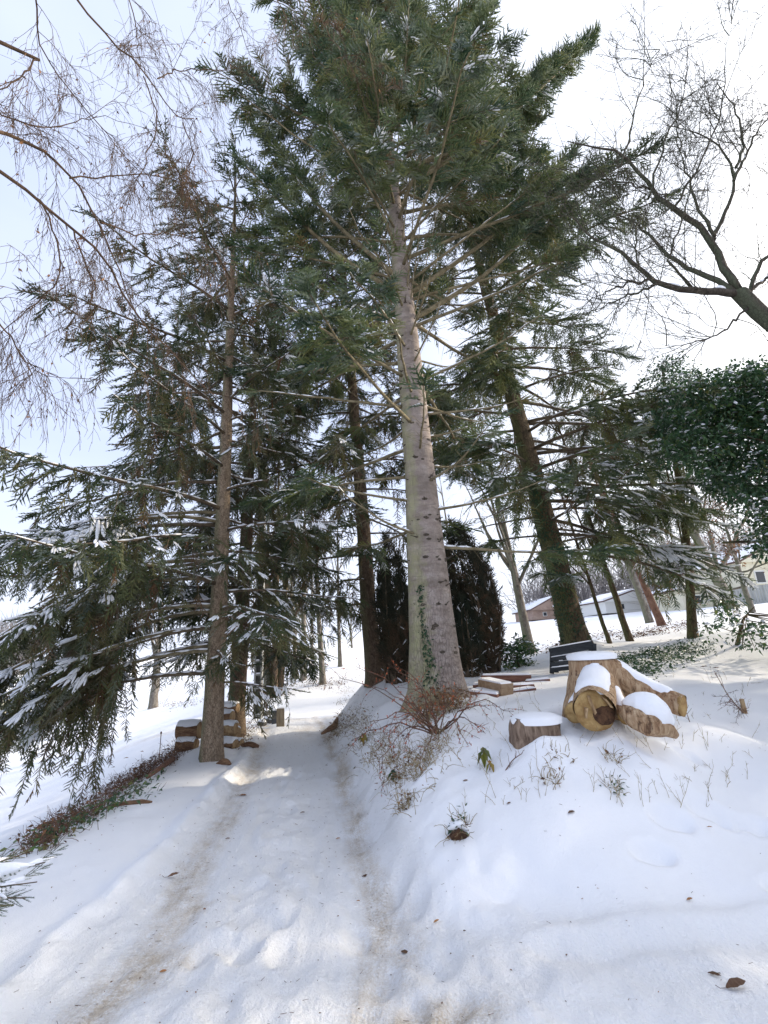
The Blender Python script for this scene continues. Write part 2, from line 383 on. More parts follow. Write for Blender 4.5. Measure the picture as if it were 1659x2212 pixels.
def b_stump(n, p):
    a = noise(n, pos(n, (34, 34, 4)), 1, 6, .7, .5); b = noise(n, pos(n, (20, 20, 7)), 1, 4, .7, .3); c = noise(n, pos(n), 3, 4, .6)
    col = ramp(n, [(.32, (.11, .06, .035)), (.45, (.34, .215, .12)), (.6, (.52, .375, .235)), (.78, (.66, .53, .37))], a).outputs[0]
    col = mixc(n, ramp(n, [(.5, (0, 0, 0)), (.75, (.7, .7, .7))], c).outputs[0], col, (.27, .135, .07))
    hole = ramp(n, [(.60, (0, 0, 0)), (.66, (1, 1, 1))], b).outputs[0]
    col = mixc(n, mth(n, 'MULTIPLY', hole, .75), col, (.10, .05, .028))
    n.links.new(col, p.inputs['Base Color'])
    bumpn(n, p, mth(n, 'SUBTRACT', a, mth(n, 'MULTIPLY', hole, .6)), 1., .018)
b_stump(M['stump'].node_tree, M['stump'].node_tree.nodes['Principled BSDF'])
M['ridge_bark'] = mat('ridged_bark', (.2, .14, .1), .95, build=b_wood((.10, .065, .045), (.30, .22, .16), (30, 30, 7), .9))
M['endgrain'] = mat('cut_end_wood', (.4, .28, .13), .85, build=b_wood((.26, .15, .055), (.48, .33, .14), (10, 10, 10)))
M['rot'] = mat('dark_rotten_wood', (.05, .025, .015), .95, build=b_wood((.03, .016, .01), (.12, .06, .03), (18, 18, 18), .9))
M['log_bark'] = mat('log_bark', (.2, .12, .07), .95, build=b_wood((.10, .05, .03), (.30, .18, .10), (10, 10, 25), .9))
M['splitwood'] = mat('split_wood', (.5, .36, .2), .85, build=b_wood((.24, .14, .07), (.50, .36, .20), (14, 14, 6)))
M['plank'] = mat('weathered_red_plank', (.2, .09, .06), .8, build=b_wood((.11, .045, .035), (.24, .12, .08), (4, 14, 14)))
M['plank_pale'] = mat('pale_plank', (.35, .24, .15), .8, build=b_wood((.26, .17, .10), (.42, .31, .20), (4, 14, 14)))
M['black_wood'] = mat('black_stained_wood', (.022, .026, .03), .7, build=b_wood((.014, .017, .02), (.04, .045, .05), (3, 14, 14)))
M['concrete'] = mat('pole_concrete', (.32, .32, .29), .9, build=b_wood((.24, .24, .22), (.38, .38, .35), (8, 8, 8)))
M['conc_shade'] = mat('pole_recess_shade', (.13, .13, .11), .9, build=b_wood((.09, .09, .08), (.17, .17, .15), (8, 8, 8)))  # darker copy of the pole concrete, recess shade put into its colour
M['stone'] = mat('field_stone', (.13, .12, .11), .9, build=b_wood((.07, .065, .06), (.2, .19, .17), (9, 9, 9), .9))
M['post'] = mat('weathered_post', (.3, .25, .17), .9, build=b_wood((.2, .16, .11), (.38, .32, .23), (18, 18, 3)))
M['metal'] = mat('dark_grey_plastic', (.09, .10, .12), .5)
M['rust'] = mat('rusty_rod', (.16, .09, .06), .8)
M['house_wood'] = mat('hazy_brown_cladding', (.3, .17, .10), .85, build=b_wood((.26, .18, .14), (.38, .28, .22), (2, 2, 2)))  # brown lifted towards grey, distance haze put into the colour
M['render_yellow'] = mat('hazy_yellow_render', (.70, .62, .38), .9, build=b_wood((.66, .62, .46), (.74, .70, .55), (1, 1, 1)))  # yellow paled and desaturated, haze of the distance painted in
M['render_white'] = mat('pale_render', (.72, .72, .68), .9)
M['fence'] = mat('grey_fence', (.33, .34, .33), .9, build=b_wood((.26, .27, .26), (.40, .41, .39), (5, 5, .6)))
M['glass'] = mat('dark_glass', (.03, .035, .04), .1, spec=.6)
M['roof'] = mat('roof_edge', (.12, .07, .06), .8)
M['far_wood'] = tintmat([(0, (.20, .19, .19)), (1, (.34, .31, .29))])
# ------------------------------------------------------------------ terrain
YS = [-8, 3, 4, 8.76, 12.2, 14.5, 18, 30]
def lane_c(y): return np.interp(y, YS, [-.95, -.95, -.90, -1.62, -2.3, -2.8, -3.5, -6])
def lane_l(y): return np.interp(y, [-8, 3.2, 4.7, 9.5, 12, 14.5, 18], [-2.15, -2.15, -2.17, -2.62, -3.1, -3.7, -4.5])
def lane_r(y): return np.interp(y, [-8, 3.4, 3.8, 5, 7.25, 10, 12.2, 13.8, 16], [.3, .3, .12, -.08, -.5, -1.0, -1.38, -1.6, -1.9])
cp = []
for y in (-8, -4, 0, 2, 3, 4, 5.5, 7, 8.5, 10, 11.5, 13, 15, 17): 
    c = float(lane_c(y)); cp += [(c, y, 0), (float(lane_l(y)), y, .02), (float(lane_r(y)), y, .0)]
cp += [(-3.55, 3.4, .0), (-3.5, 5, 0), (-3.6, 6.5, .02), (-3.7, 8.3, .03), (-4.0, 10, .05), (-4.6, 12, .0), (-5.5, 14.5, 0), (-3.5, 1, 0), (-3.2, -4, 0),
       (-5, 4, -.75), (-5.3, 7, -.8), (-5.6, 9.5, -.8), (-6.4, 12, -.7), (-8, 15, -.6), (-8, 7, -1.2), (-9.5, 13, -1.45), (-13, 10, -1.6), (-16.7, 22, -1.5),
       (-14, 18, -1.45), (-20, 30, -1.2), (-9.5, 21, -.7), (-11, 30, -.1), (-30, 30, -1.4), (-40, 55, .5), (-30, 50, .9), (-12, 12, -1.55), (-25, 12, -2.2), (-20, 2, -2.2), (-8, 0, -1.3),
       # flat apron on the right, then the mound
       (.6, 3.4, 0), (1.1, 3.4, 0), (1.8, 3.6, 0), (2.9, 4.1, .02), (3.5, 3, 0), (1, 1, 0), (3, 1, 0), (1.5, -3, 0), (4.5, -3, .1), (6, 1, .1), (5.2, 4.4, .15), (8, 4, .3), (10, 0, .2), (10, -6, .2),
       (.35, 4.1, .13), (.5, 4.5, .33), (.62, 5.0, .50), (.15, 5.4, .42), (.48, 6.0, .72), (-.04, 7.0, .48), (.2, 7.3, .72),
       (.8, 3.85, .06), (1.15, 4.25, .35), (1.42, 4.9, .69), (1.85, 4.25, .30), (2.2, 4.85, .66), (3.05, 5.0, .36), (2.5, 4.4, .22), (4.3, 6.3, .50), (3.4, 5.7, .68),
       (1.35, 5.4, .80), (2.35, 5.6, .86), (1.0, 6.5, .86), (2.3, 7.0, .92), (3.6, 7.2, .85), (4.9, 8, .86), (7.1, 10, 1.02), (6.5, 7.5, .7),
       (.5, 8.0, .90), (1.4, 8.0, .88), (.9, 9.2, .98), (2.0, 9.2, 1.03), (3.25, 9.6, 1.12), (1.2, 11, 1.08), (2.6, 12, 1.25), (-.15, 11, 1.0), (-.85, 11, .72), (-1.15, 11, .2), (-.95, 12.4, .7), (-.4, 13, .96), (-.5, 9.4, .55), (-.1, 9.3, .82),
       (-.9, 9.4, .1), (-.6, 8.2, .12), (0.1, 13.4, .75), (-1.3, 14.2, .1), (1, 15, .4), (4, 15, 1.3),
       (4.7, 13, 1.62), (5.85, 14, 1.64), (7.0, 12, 1.44), (8.5, 12, 1.6), (11.9, 16, 2.2), (10.45, 20, 2.2), (6.5, 18, 1.75), (13, 12, 1.9), (14, 6, 1.3), (16, 20, 2.7),
       (-3.2, 18, .25), (-5.3, 24, .95), (-6, 30, 1.4), (-5.2, 40, 2.1), (2, 22, 1.1), (2, 40, 2.3), (12.97, 35, 2.95), (14, 45, 3.6), (30, 40, 4.2), (30, 25, 3.6), (25, 10, 2.6), (-3, 55, 3.0), (-20, 60, 1.6), (30, 60, 4.8), (0, 70, 4.0)]
cp = np.array(cp, float)
def _phi(r): return np.where(r > 1e-6, r * r * np.log(np.maximum(r, 1e-6)), 0)
_n = len(cp); _A = np.zeros((_n + 3, _n + 3))
_A[:_n, :_n] = _phi(np.linalg.norm(cp[:, None, :2] - cp[None, :, :2], axis=-1)) + np.eye(_n) * .02
_A[:_n, _n] = 1; _A[:_n, _n + 1:] = cp[:, :2]; _A[_n:, :_n] = _A[:_n, _n:].T
_W = np.linalg.solve(_A, np.concatenate([cp[:, 2], [0, 0, 0]]))

def smooth(a, b, x): t = np.clip((x - a) / (b - a), 0, 1); return t * t * (3 - 2 * t)

FOOT = []   # footprints: x, y, heading, depth
DRIFT = []
def base_h(x, y):
    xx, yy = np.clip(x, -42, 34), np.clip(y, -9, 72)
    s = _W[_n] + _W[_n + 1] * xx + _W[_n + 2] * yy
    for i in range(_n): s = s + _W[i] * _phi(np.hypot(xx - cp[i, 0], yy - cp[i, 1]))
    d = np.hypot(x - xx, y - yy)
    return s + d * .012 * smooth(0, 60, d)

def ground_h(x, y):
    x = np.asarray(x, float); y = np.asarray(y, float)
    h = base_h(x, y)
    # broad lumps away from the lane, finer roughness of snow over grass
    off = smooth(0, .5, np.maximum(lane_l(y) - x, x - lane_r(y)))
    near = 1 - smooth(14, 40, np.hypot(x, y))
    h = h + off * (.05 * fbm(x * .9, y * .9, 3, 3) + .018 * fbm(x * 3.5, y * 3.5, 3, 8)) * (.4 + .6 * near)
    # ploughed ridge along the left edge and a slighter one on the right
    e = x - (lane_l(y) + .05 * vnoise(y * 1.3, y * 0, 5))
    h = h + (.08 + .03 * vnoise(y * 2.1, y * 0 + 3, 6)) * np.exp(-(e / .11) ** 2) * (1 + .3 * fbm(x * 7, y * 7, 2, 77)) * smooth(15, 11, y)
    # right: churned lumps where the lane meets the apron
    er = x - (lane_r(y) + .35)
    h = h + .045 * np.exp(-(er / .28) ** 2) * (.6 + .8 * fbm(x * 5, y * 5, 3, 21)) * smooth(16, 12, y)
    inl = (1 - off)
    u = x - lane_c(y)
    for s in (-.71, .71):
        h = h - .035 * np.exp(-((u - s) / .22) ** 4) * smooth(17, 14, y)
    h = h + inl * smooth(15, 9, y) * (.020 * fbm(u * 12, y * 2.0, 3, 12) + .016 * fbm(u * 12, y * 10, 3, 15) + .040 * np.exp(-(u / .34) ** 2) * (fbm(u * 6, y * 5, 4, 14) + .5))
    h = h - inl * .014 * np.exp(-((u - .28 - .06 * vnoise(y * .9, y * 0, 71)) / .05) ** 2) * smooth(9, 6, y) - inl * .012 * np.exp(-((u + .30 - .05 * vnoise(y * 1.1, y * 0, 72)) / .04) ** 2) * smooth(9, 6, y)
    # turning track curving over the apron on the right
    ry = 3.42 + .10 * (x - .9) ** 2 * smooth(.9, 2.0, x) + .02 * vnoise(x * 3, x * 0, 33)
    on = smooth(.5, .9, x) * smooth(5, 3.6, x)
    h = h + on * (.035 * np.exp(-((y - ry - .12) / .07) ** 2) - .03 * np.exp(-((y - ry + .03) / .10) ** 2) - .025 * np.exp(-((y - ry + .75) / .14) ** 2))
    h = h + .022 * smooth(.2, .6, x) * smooth(3.7, 3.3, y) * fbm(x * 6, y * 6, 4, 41) * near
    h = h + .03 * np.exp(-((x - lane_r(y) - .45) / .3) ** 2) * fbm(x * 7, y * 7, 3, 43) * smooth(10, 6, y)
    for cx, cy, rr, dh in DRIFT: h = h + dh * np.exp(-((np.hypot(x - cx, y - cy) - rr) / .16) ** 2)
    for fx, fy, fa, fd in FOOT:
        m = (np.abs(x - fx) < .5) & (np.abs(y - fy) < .5)
        if np.any(m):
            dx = x[m] - fx; dy = y[m] - fy
            a = dx * math.cos(fa) + dy * math.sin(fa); b = -dx * math.sin(fa) + dy * math.cos(fa)
            q = (a / .15) ** 2 + (b / .075) ** 2
            h[m] += -fd * np.exp(-q ** 3) + fd * .10 * np.exp(-((np.sqrt(q) - 1.5) / .35) ** 2)
    return h

# snow drifted round the feet of stumps and trunks
DRIFT = [(2.0, 5.75, .36, .07), (1.36, 5.2, .27, .06), (2.33, 5.02, .25, .04), (.95, 8.3, .48, .07), (-3.4, 9.8, .24, .07), (4.7, 13, .4, .08), (-.42, 12.6, .28, .06), (1.32, 4.93, 0., .07), (1.42, 4.97, .05, .05)]
_g = lambda x, y: float(ground_h(np.array([x], float), np.array([y], float))[0])
for (px, py) in ((1630, 1770), (1585, 1820), (1545, 1840), (1470, 1880), (1420, 1905), (1510, 1795), (1650, 1720)):
    p = at(px, py, 4.6); 
    for k in range(6): 
        t = (_g(p[0], p[1]) - CAMH) / (p[2] - CAMH); p = (p - [0, 0, CAMH]) * t + [0, 0, CAMH] if 0 < t < 3 else p
    FOOT.append((p[0], p[1], .3 + rng.normal(0, .3), .075))
for k in range(60):
    y = rng.uniform(2.4, 8.5); s = rng.choice([0, 1])
    x = lane_c(y) + (rng.normal(0, .2) if s else .98 + rng.normal(0, .18))
    FOOT.append((float(x), float(y), 1.4 + rng.normal(0, .3), rng.uniform(.02, .045)))

_gc = {}
def gz(x, y):
    k = (round(float(x), 3), round(float(y), 3))
    if k not in _gc: _gc[k] = _g(*k)
    return _gc[k]

def on_ground(px, py, guess=8.):
    """where the sight line through that photo pixel first meets the ground (start of search at guess*0.3)"""
    d = at(px, py, 1.) - [0, 0, CAMH]
    ys = np.linspace(guess * .35, guess * 2.2, 500)
    P = d[None] * ys[:, None] + [0, 0, CAMH]
    g = ground_h(P[:, 0], P[:, 1]); s = np.where(P[:, 2] < g)[0]
    i = s[0] if len(s) else len(ys) - 1
    return P[i]

def axis(segs):
    o = [segs[0][0]]
    for a, b, st in segs:
        n = max(1, int(round((b - a) / st))); o += list(np.linspace(a, b, n + 1)[1:])
    return np.array(o)
gx = axis([(-600, -100, 60), (-100, -30, 6), (-30, -8, 1.0), (-8, -3, .11), (-3, 4, .029), (4, 8, .11), (8, 20, .5), (20, 60, 4), (60, 400, 40)])
gy = axis([(-60, -6, 6), (-6, 2.2, .4), (2.2, 5.2, .029), (5.2, 9, .05), (9, 16, .1), (16, 40, .5), (40, 100, 3), (100, 900, 50)])
X, Y = np.meshgrid(gx, gy); H_ = ground_h(X.ravel(), Y.ravel())
nx, ny = len(gx), len(gy)
V = np.stack([X.ravel(), Y.ravel(), H_], -1)
idx = np.arange(nx * ny).reshape(ny, nx)
Q = np.stack([idx[:-1, :-1], idx[:-1, 1:], idx[1:, 1:], idx[1:, :-1]], -1).reshape(-1, 4)
u = V[:, 0] - lane_c(V[:, 1]); v = V[:, 1]
inl = smooth(.15, -.1, np.maximum(lane_l(v) - V[:, 0], V[:, 0] - lane_r(v) - .1)) * smooth(17, 13.5, v)
dirt = np.zeros(len(V))
pn = .5 + .5 * fbm(V[:, 0] * 1.3, V[:, 1] * .7, 3, 51)
pn2 = .5 + .5 * fbm(V[:, 0] * 5, V[:, 1] * 2.2, 3, 52)
for s, wd, k in ((-.71, .15, .8), (.71, .12, 1.1), (-.05, .5, .08)):
    dirt = np.maximum(dirt, k * np.exp(-((u - s + .05 * vnoise(v * .8, v * 0, 9)) / wd) ** 2) * (.35 + .9 * pn * pn2 * 1.6))
dirt = dirt * inl
far = np.exp(-((V[:, 1] - 14.9 - .04 * V[:, 0]) / .45) ** 2) * smooth(-12, -4, V[:, 0]) * smooth(5, 1, V[:, 0])
dirt = np.maximum(dirt, .55 * far * (.5 + pn2 * .5))
for (cx, cy, rx, ry, k) in ((-1.5, 3.5, .2, .25, 1.1), (-1.55, 4.2, .14, .12, .8), (.1, 2.95, .3, .14, 1.0), (-1.0, 2.6, .3, .3, .3), (-.05, 3.6, .14, .5, .55), (-2.0, 13, .5, 1.5, .5), (-1.45, 12, .2, 1.2, .7)):
    dirt = np.maximum(dirt, k * np.exp(-((V[:, 0] - cx) / rx) ** 2 - ((V[:, 1] - cy) / ry) ** 2) * (.5 + pn2))
dirt = np.maximum(dirt, .16 * smooth(.2, .6, V[:, 0]) * smooth(3.3, 2.9, v) * pn2)
lit = np.zeros(len(V))
def litpatch(cx, cy, rx, ry, k):
    global lit
    lit = np.maximum(lit, k * np.exp(-((V[:, 0] - cx) / rx) ** 2 - ((V[:, 1] - cy) / ry) ** 2))
litpatch(-.75, 10.8, .7, 1.6, .9); litpatch(6.2, 12.2, 3, 1.6, .9); litpatch(-3.4, 19.5, 4, 1.3, .8); litpatch(5.5, 16.5, 6, 2.4, .8)
litpatch(.3, 6.6, .7, 1.1, .6); litpatch(-3.2, 12.8, .5, 1.6, .8); litpatch(2.6, 10.5, 2.4, 1.6, .4); litpatch(-5.6, 21, 3, 1.4, .6)
inl = inl * smooth(-.15, .45, V[:, 0] - lane_l(v) + .25 * pn2 - .1)
A = {'dirt': dirt, 'u': u, 'v': v, 'lane': np.clip(inl + .75 * smooth(.1, .5, V[:, 0]) * smooth(3.9, 3.4, v), 0, 1), 'litter': lit}
qc = V[Q].mean(1)
lm = (qc[:, 0] > lane_l(qc[:, 1]) + .02) & (qc[:, 0] < lane_r(qc[:, 1]) + .12) & (qc[:, 1] < 14.2) & (qc[:, 1] > -5)
fm = (qc[:, 0] < -4.6 + np.where(qc[:, 1] > 10, -(qc[:, 1] - 10) * .3, 0)) & ~lm
def sub(name, mask):
    q = Q[mask]; used = np.unique(q); mp_ = np.zeros(len(V), int); mp_[used] = np.arange(len(used))
    o = emit(name, V[used], [mp_[q]], M['ground'], None, True, {k: a[used] for k, a in A.items()})
    o['kind'] = 'structure'; return o
sub('lane', lm); sub('field', fm); sub('ground', ~lm & ~fm)
# ------------------------------------------------------------------ foliage templates
def core(V, T, a, d, up, l, r):
    """slim 3-sided twig body"""
    s = norm(np.cross(up, d)); u = np.cross(d, s); b = len(V); V.append(a)
    for k in range(3):
        t = 2 * math.pi * k / 3 + .5; V.append(a + d * l * .4 + r * (s * math.cos(t) + u * math.sin(t)))
    V.append(a + d * l)
    for k in range(3): T.append((b, b + 1 + (k + 1) % 3, b + 1 + k)); T.append((b + 4, b + 1 + k, b + 1 + (k + 1) % 3))

def needles(V, T, q, a, d, up, l, r, n, wd=.0022, fwd=.55):
    s = norm(np.cross(up, d)); u = np.cross(d, s)
    for k in range(n):
        f = (k + q.random()) / n; t = q.uniform(-.5, math.pi + .5); o = s * math.cos(t) + u * math.sin(t) * .8
        p = a + d * l * f; side = norm(np.cross(o, d)) * wd; b = len(V); r2 = r * q.uniform(.75, 1.15) * (1 - .25 * f)
        V += [p - side, p + side, p + o * r2 + d * r2 * fwd]; T.append((b, b + 1, b + 2))

def sprig(seed, n, l, w, r, nn, droop=0., cr=.004, wd=.0022):
    """flat spray: leading twig and n pairs of side twigs, all set with needles"""
    q = np.random.default_rng(seed); V = []; T = []; up = np.array([0, 0, 1.])
    def tw(a, d, ll):
        d = norm(np.array(d, float)); core(V, T, a, d, up, ll, cr); needles(V, T, q, a, d, up, ll, r, max(4, int(nn * ll / .15)), wd)
    tw(np.zeros(3), (1, 0, 0), l)
    for k in range(n):
        f = .04 + .72 * k / max(n - 1, 1)
        for s_ in (-1, 1):
            a = np.array([l * (f + q.uniform(-.05, .05)), 0, 0]); ll = w * (1.05 - .5 * f) * q.uniform(.7, 1.3)
            dd = np.array([.8, s_ * .75, q.uniform(-.3, .3) - droop]); tw(a, dd, ll)
    return np.array(V), np.array(T)
SPR = [sprig(k, 4, .34, .19, .029, 22, cr=.0135, wd=.0052) for k in range(4)]
SPR_S = [sprig(10 + k, 4, .32, .17, .024, 22, .12, cr=.0115, wd=.0046) for k in range(4)]
SPR_D = [sprig(20 + k, 5, .40, .085, .022, 20, .0, cr=.012, wd=.0046) for k in range(3)]     # narrow hanging tassels
SPR_N = sprig(30, 5, .34, .19, .019, 70, cr=.003, wd=.0011)

def pillow(V, T, c0, c1, w_, h_, q, n=7, K=5):
    """rounded lump of snow lying from c0 to c1"""
    c0, c1 = np.array(c0, float), np.array(c1, float); d = c1 - c0; s = norm(np.cross(np.array([0, 0, 1.]), d)); b = len(V)
    for k in range(K):
        t = (k + .5) / K; f = math.sin(math.pi * t) ** .55 * q.uniform(.8, 1.15); c = c0 + d * t
        for j in range(n):
            a = 2 * math.pi * j / n; V.append(c + s * math.cos(a) * w_ * f + np.array([0, 0, (math.sin(a) if math.sin(a) > 0 else math.sin(a) * .35) * h_ * f]))
    V += [c0, c1]
    for k in range(K - 1):
        for j in range(n):
            i0, i1, i2, i3 = b + k * n + j, b + k * n + (j + 1) % n, b + (k + 1) * n + (j + 1) % n, b + (k + 1) * n + j; T += [(i0, i1, i2), (i0, i2, i3)]
    for j in range(n): T += [(b + K * n, b + (j + 1) % n, b + j), (b + K * n + 1, b + (K - 1) * n + j, b + (K - 1) * n + (j + 1) % n)]

def snowpad(seed):
    q = np.random.default_rng(seed); V = []; T = []
    for (x0, y0, x1, y1, w_, h_) in ((-.04, 0, .27, .01, .024, .022), (.02, .03, .19, .085, .019, .017), (.06, -.03, .22, -.08, .019, .017), (-.03, -.03, .1, -.06, .016, .014)):
        if q.random() < .85: pillow(V, T, (x0 + q.uniform(-.02, .02), y0, .012), (x1, y1 * q.uniform(.6, 1.3), .006), w_ * q.uniform(.7, 1.3), h_, q)
    return np.array(V), np.array(T)
PAD = [snowpad(k) for k in range(4)]

# sprays are laid out as instances of a few template meshes
_tm = {}
def template(TV, TT, matr, smooth):
    k = (id(TV), matr.name, smooth)
    if k not in _tm:
        me = bpy.data.meshes.new('spray'); me.from_pydata(TV.tolist(), [], TT.tolist()); me.materials.append(matr)
        if smooth: me.polygons.foreach_set('use_smooth', [True] * len(me.polygons))
        me.update(); _tm[k] = (bpy.data.objects.new('spray', me), TV)
    return _tm[k][0]

_ng = {}
def scatter_group(obs):
    key = tuple(o.as_pointer() for o in obs)
    if key in _ng: return _ng[key]
    g = bpy.data.node_groups.new('spray_layout', 'GeometryNodeTree')
    g.interface.new_socket('Geometry', in_out='INPUT', socket_type='NodeSocketGeometry'); g.interface.new_socket('Geometry', in_out='OUTPUT', socket_type='NodeSocketGeometry')
    n = g.nodes; i = n.new('NodeGroupInput'); o = n.new('NodeGroupOutput'); m = n.new('GeometryNodeInstanceOnPoints'); g2 = n.new('GeometryNodeGeometryToInstance')
    for ob in obs:
        oi = n.new('GeometryNodeObjectInfo'); oi.inputs['Object'].default_value = ob; oi.inputs['As Instance'].default_value = False; g.links.new(oi.outputs['Geometry'], g2.inputs[0])
    def na(nm, t): a = n.new('GeometryNodeInputNamedAttribute'); a.data_type = t; a.inputs['Name'].default_value = nm; return a.outputs['Attribute']
    mp_ = n.new('GeometryNodeMeshToPoints')
    g.links.new(i.outputs[0], mp_.inputs['Mesh']); g.links.new(mp_.outputs[0], m.inputs['Points']); g.links.new(g2.outputs[0], m.inputs['Instance'])
    m.inputs['Pick Instance'].default_value = True
    g.links.new(na('pick', 'INT'), m.inputs['Instance Index']); g.links.new(na('turn', 'FLOAT_VECTOR'), m.inputs['Rotation']); g.links.new(na('size', 'FLOAT_VECTOR'), m.inputs['Scale'])
    g.links.new(m.outputs[0], o.inputs[0]); _ng[key] = g
    return g

class Inst:
    def __init__(s): s.P = []; s.R = []; s.S = []; s.A = []; s.I = []; s.T = []; s.V = []
    def add(s, TV, TT, P, X, U, S, a=0., thick=1.):
        if len(P) == 0: return
        k = [i for i, t in enumerate(s.T) if t[0] is TV]
        if not k: s.T.append((TV, TT)); k = [len(s.T) - 1]
        X = norm(X); Yv = norm(np.cross(U, X)); Z = np.cross(X, Yv)
        s.R.append(np.stack([np.arctan2(Yv[:, 2], Z[:, 2]), -np.arcsin(np.clip(X[:, 2], -1, 1)), np.arctan2(X[:, 1], X[:, 0])], -1))
        S = np.broadcast_to(np.asarray(S, float), (len(P),)); s.P.append(P); s.S.append(S[:, None] * np.array([1., thick, thick])); s.A.append(np.broadcast_to(np.asarray(a, float), (len(P),))); s.I.append(np.full(len(P), k[0]))
        s.V.append(1)
    def build(s, name, matr, parent=None, smooth=False, kind=None):
        if not s.P: return None
        me = bpy.data.meshes.new(name); P = np.concatenate(s.P); me.vertices.add(len(P)); me.vertices.foreach_set('co', P.astype(np.float32).ravel())
        for nm, t, d in (('turn', 'FLOAT_VECTOR', np.concatenate(s.R)), ('size', 'FLOAT_VECTOR', np.concatenate(s.S)), ('tint', 'FLOAT', np.concatenate(s.A)), ('pick', 'INT', np.concatenate(s.I))):
            a = me.attributes.new(nm, t, 'POINT'); a.data.foreach_set('vector' if t == 'FLOAT_VECTOR' else 'value', np.ascontiguousarray(d, dtype=np.int32 if t == 'INT' else np.float32).ravel())
        me.materials.append(matr); o = bpy.data.objects.new(name, me); C.objects.link(o)
        if parent is not None: o.parent = parent; o.matrix_parent_inverse = Matrix.Translation(-Vector(parent.location))
        if kind: o['kind'] = kind
        md = o.modifiers.new('layout', 'NODES'); md.node_group = scatter_group([template(TV, TT, matr, smooth) for TV, TT in s.T])
        return o

UP = np.array([0, 0, 1.])

def limb_curve(start, az, L, e0, e1, e2, K=9, wob=.05, q=rng):
    t = np.linspace(0, 1, K); h = np.array([math.sin(az), math.cos(az), 0]); s = np.array([h[1], -h[0], 0])
    z = L * (e0 * t + e1 * t ** 2 + e2 * t ** 3)
    wv = np.cumsum(q.normal(0, wob, K)) * t * L * .25
    wz = np.cumsum(q.normal(0, wob, K)) * t * L * .12
    return start + h * (L * t)[:, None] + UP * (z + wz)[:, None] + s * wv[:, None]

def curve_through(pts, K=12):
    pts = np.array(pts, float); s = np.concatenate([[0], np.cumsum(np.linalg.norm(np.diff(pts, axis=0), axis=1))]); t = np.linspace(0, s[-1], K)
    P = np.stack([np.interp(t, s, pts[:, k]) for k in range(3)], -1)
    P[1:-1] = (P[:-2] + 2 * P[1:-1] + P[2:]) / 4
    return P

def interp_curve(P, t):
    K = len(P); x = np.clip(np.asarray(t), 0, 1) * (K - 1); i = np.minimum(x.astype(int), K - 2); f = (x - i)[:, None]
    return P[i] * (1 - f) + P[i + 1] * f, norm(P[i + 1] - P[i])

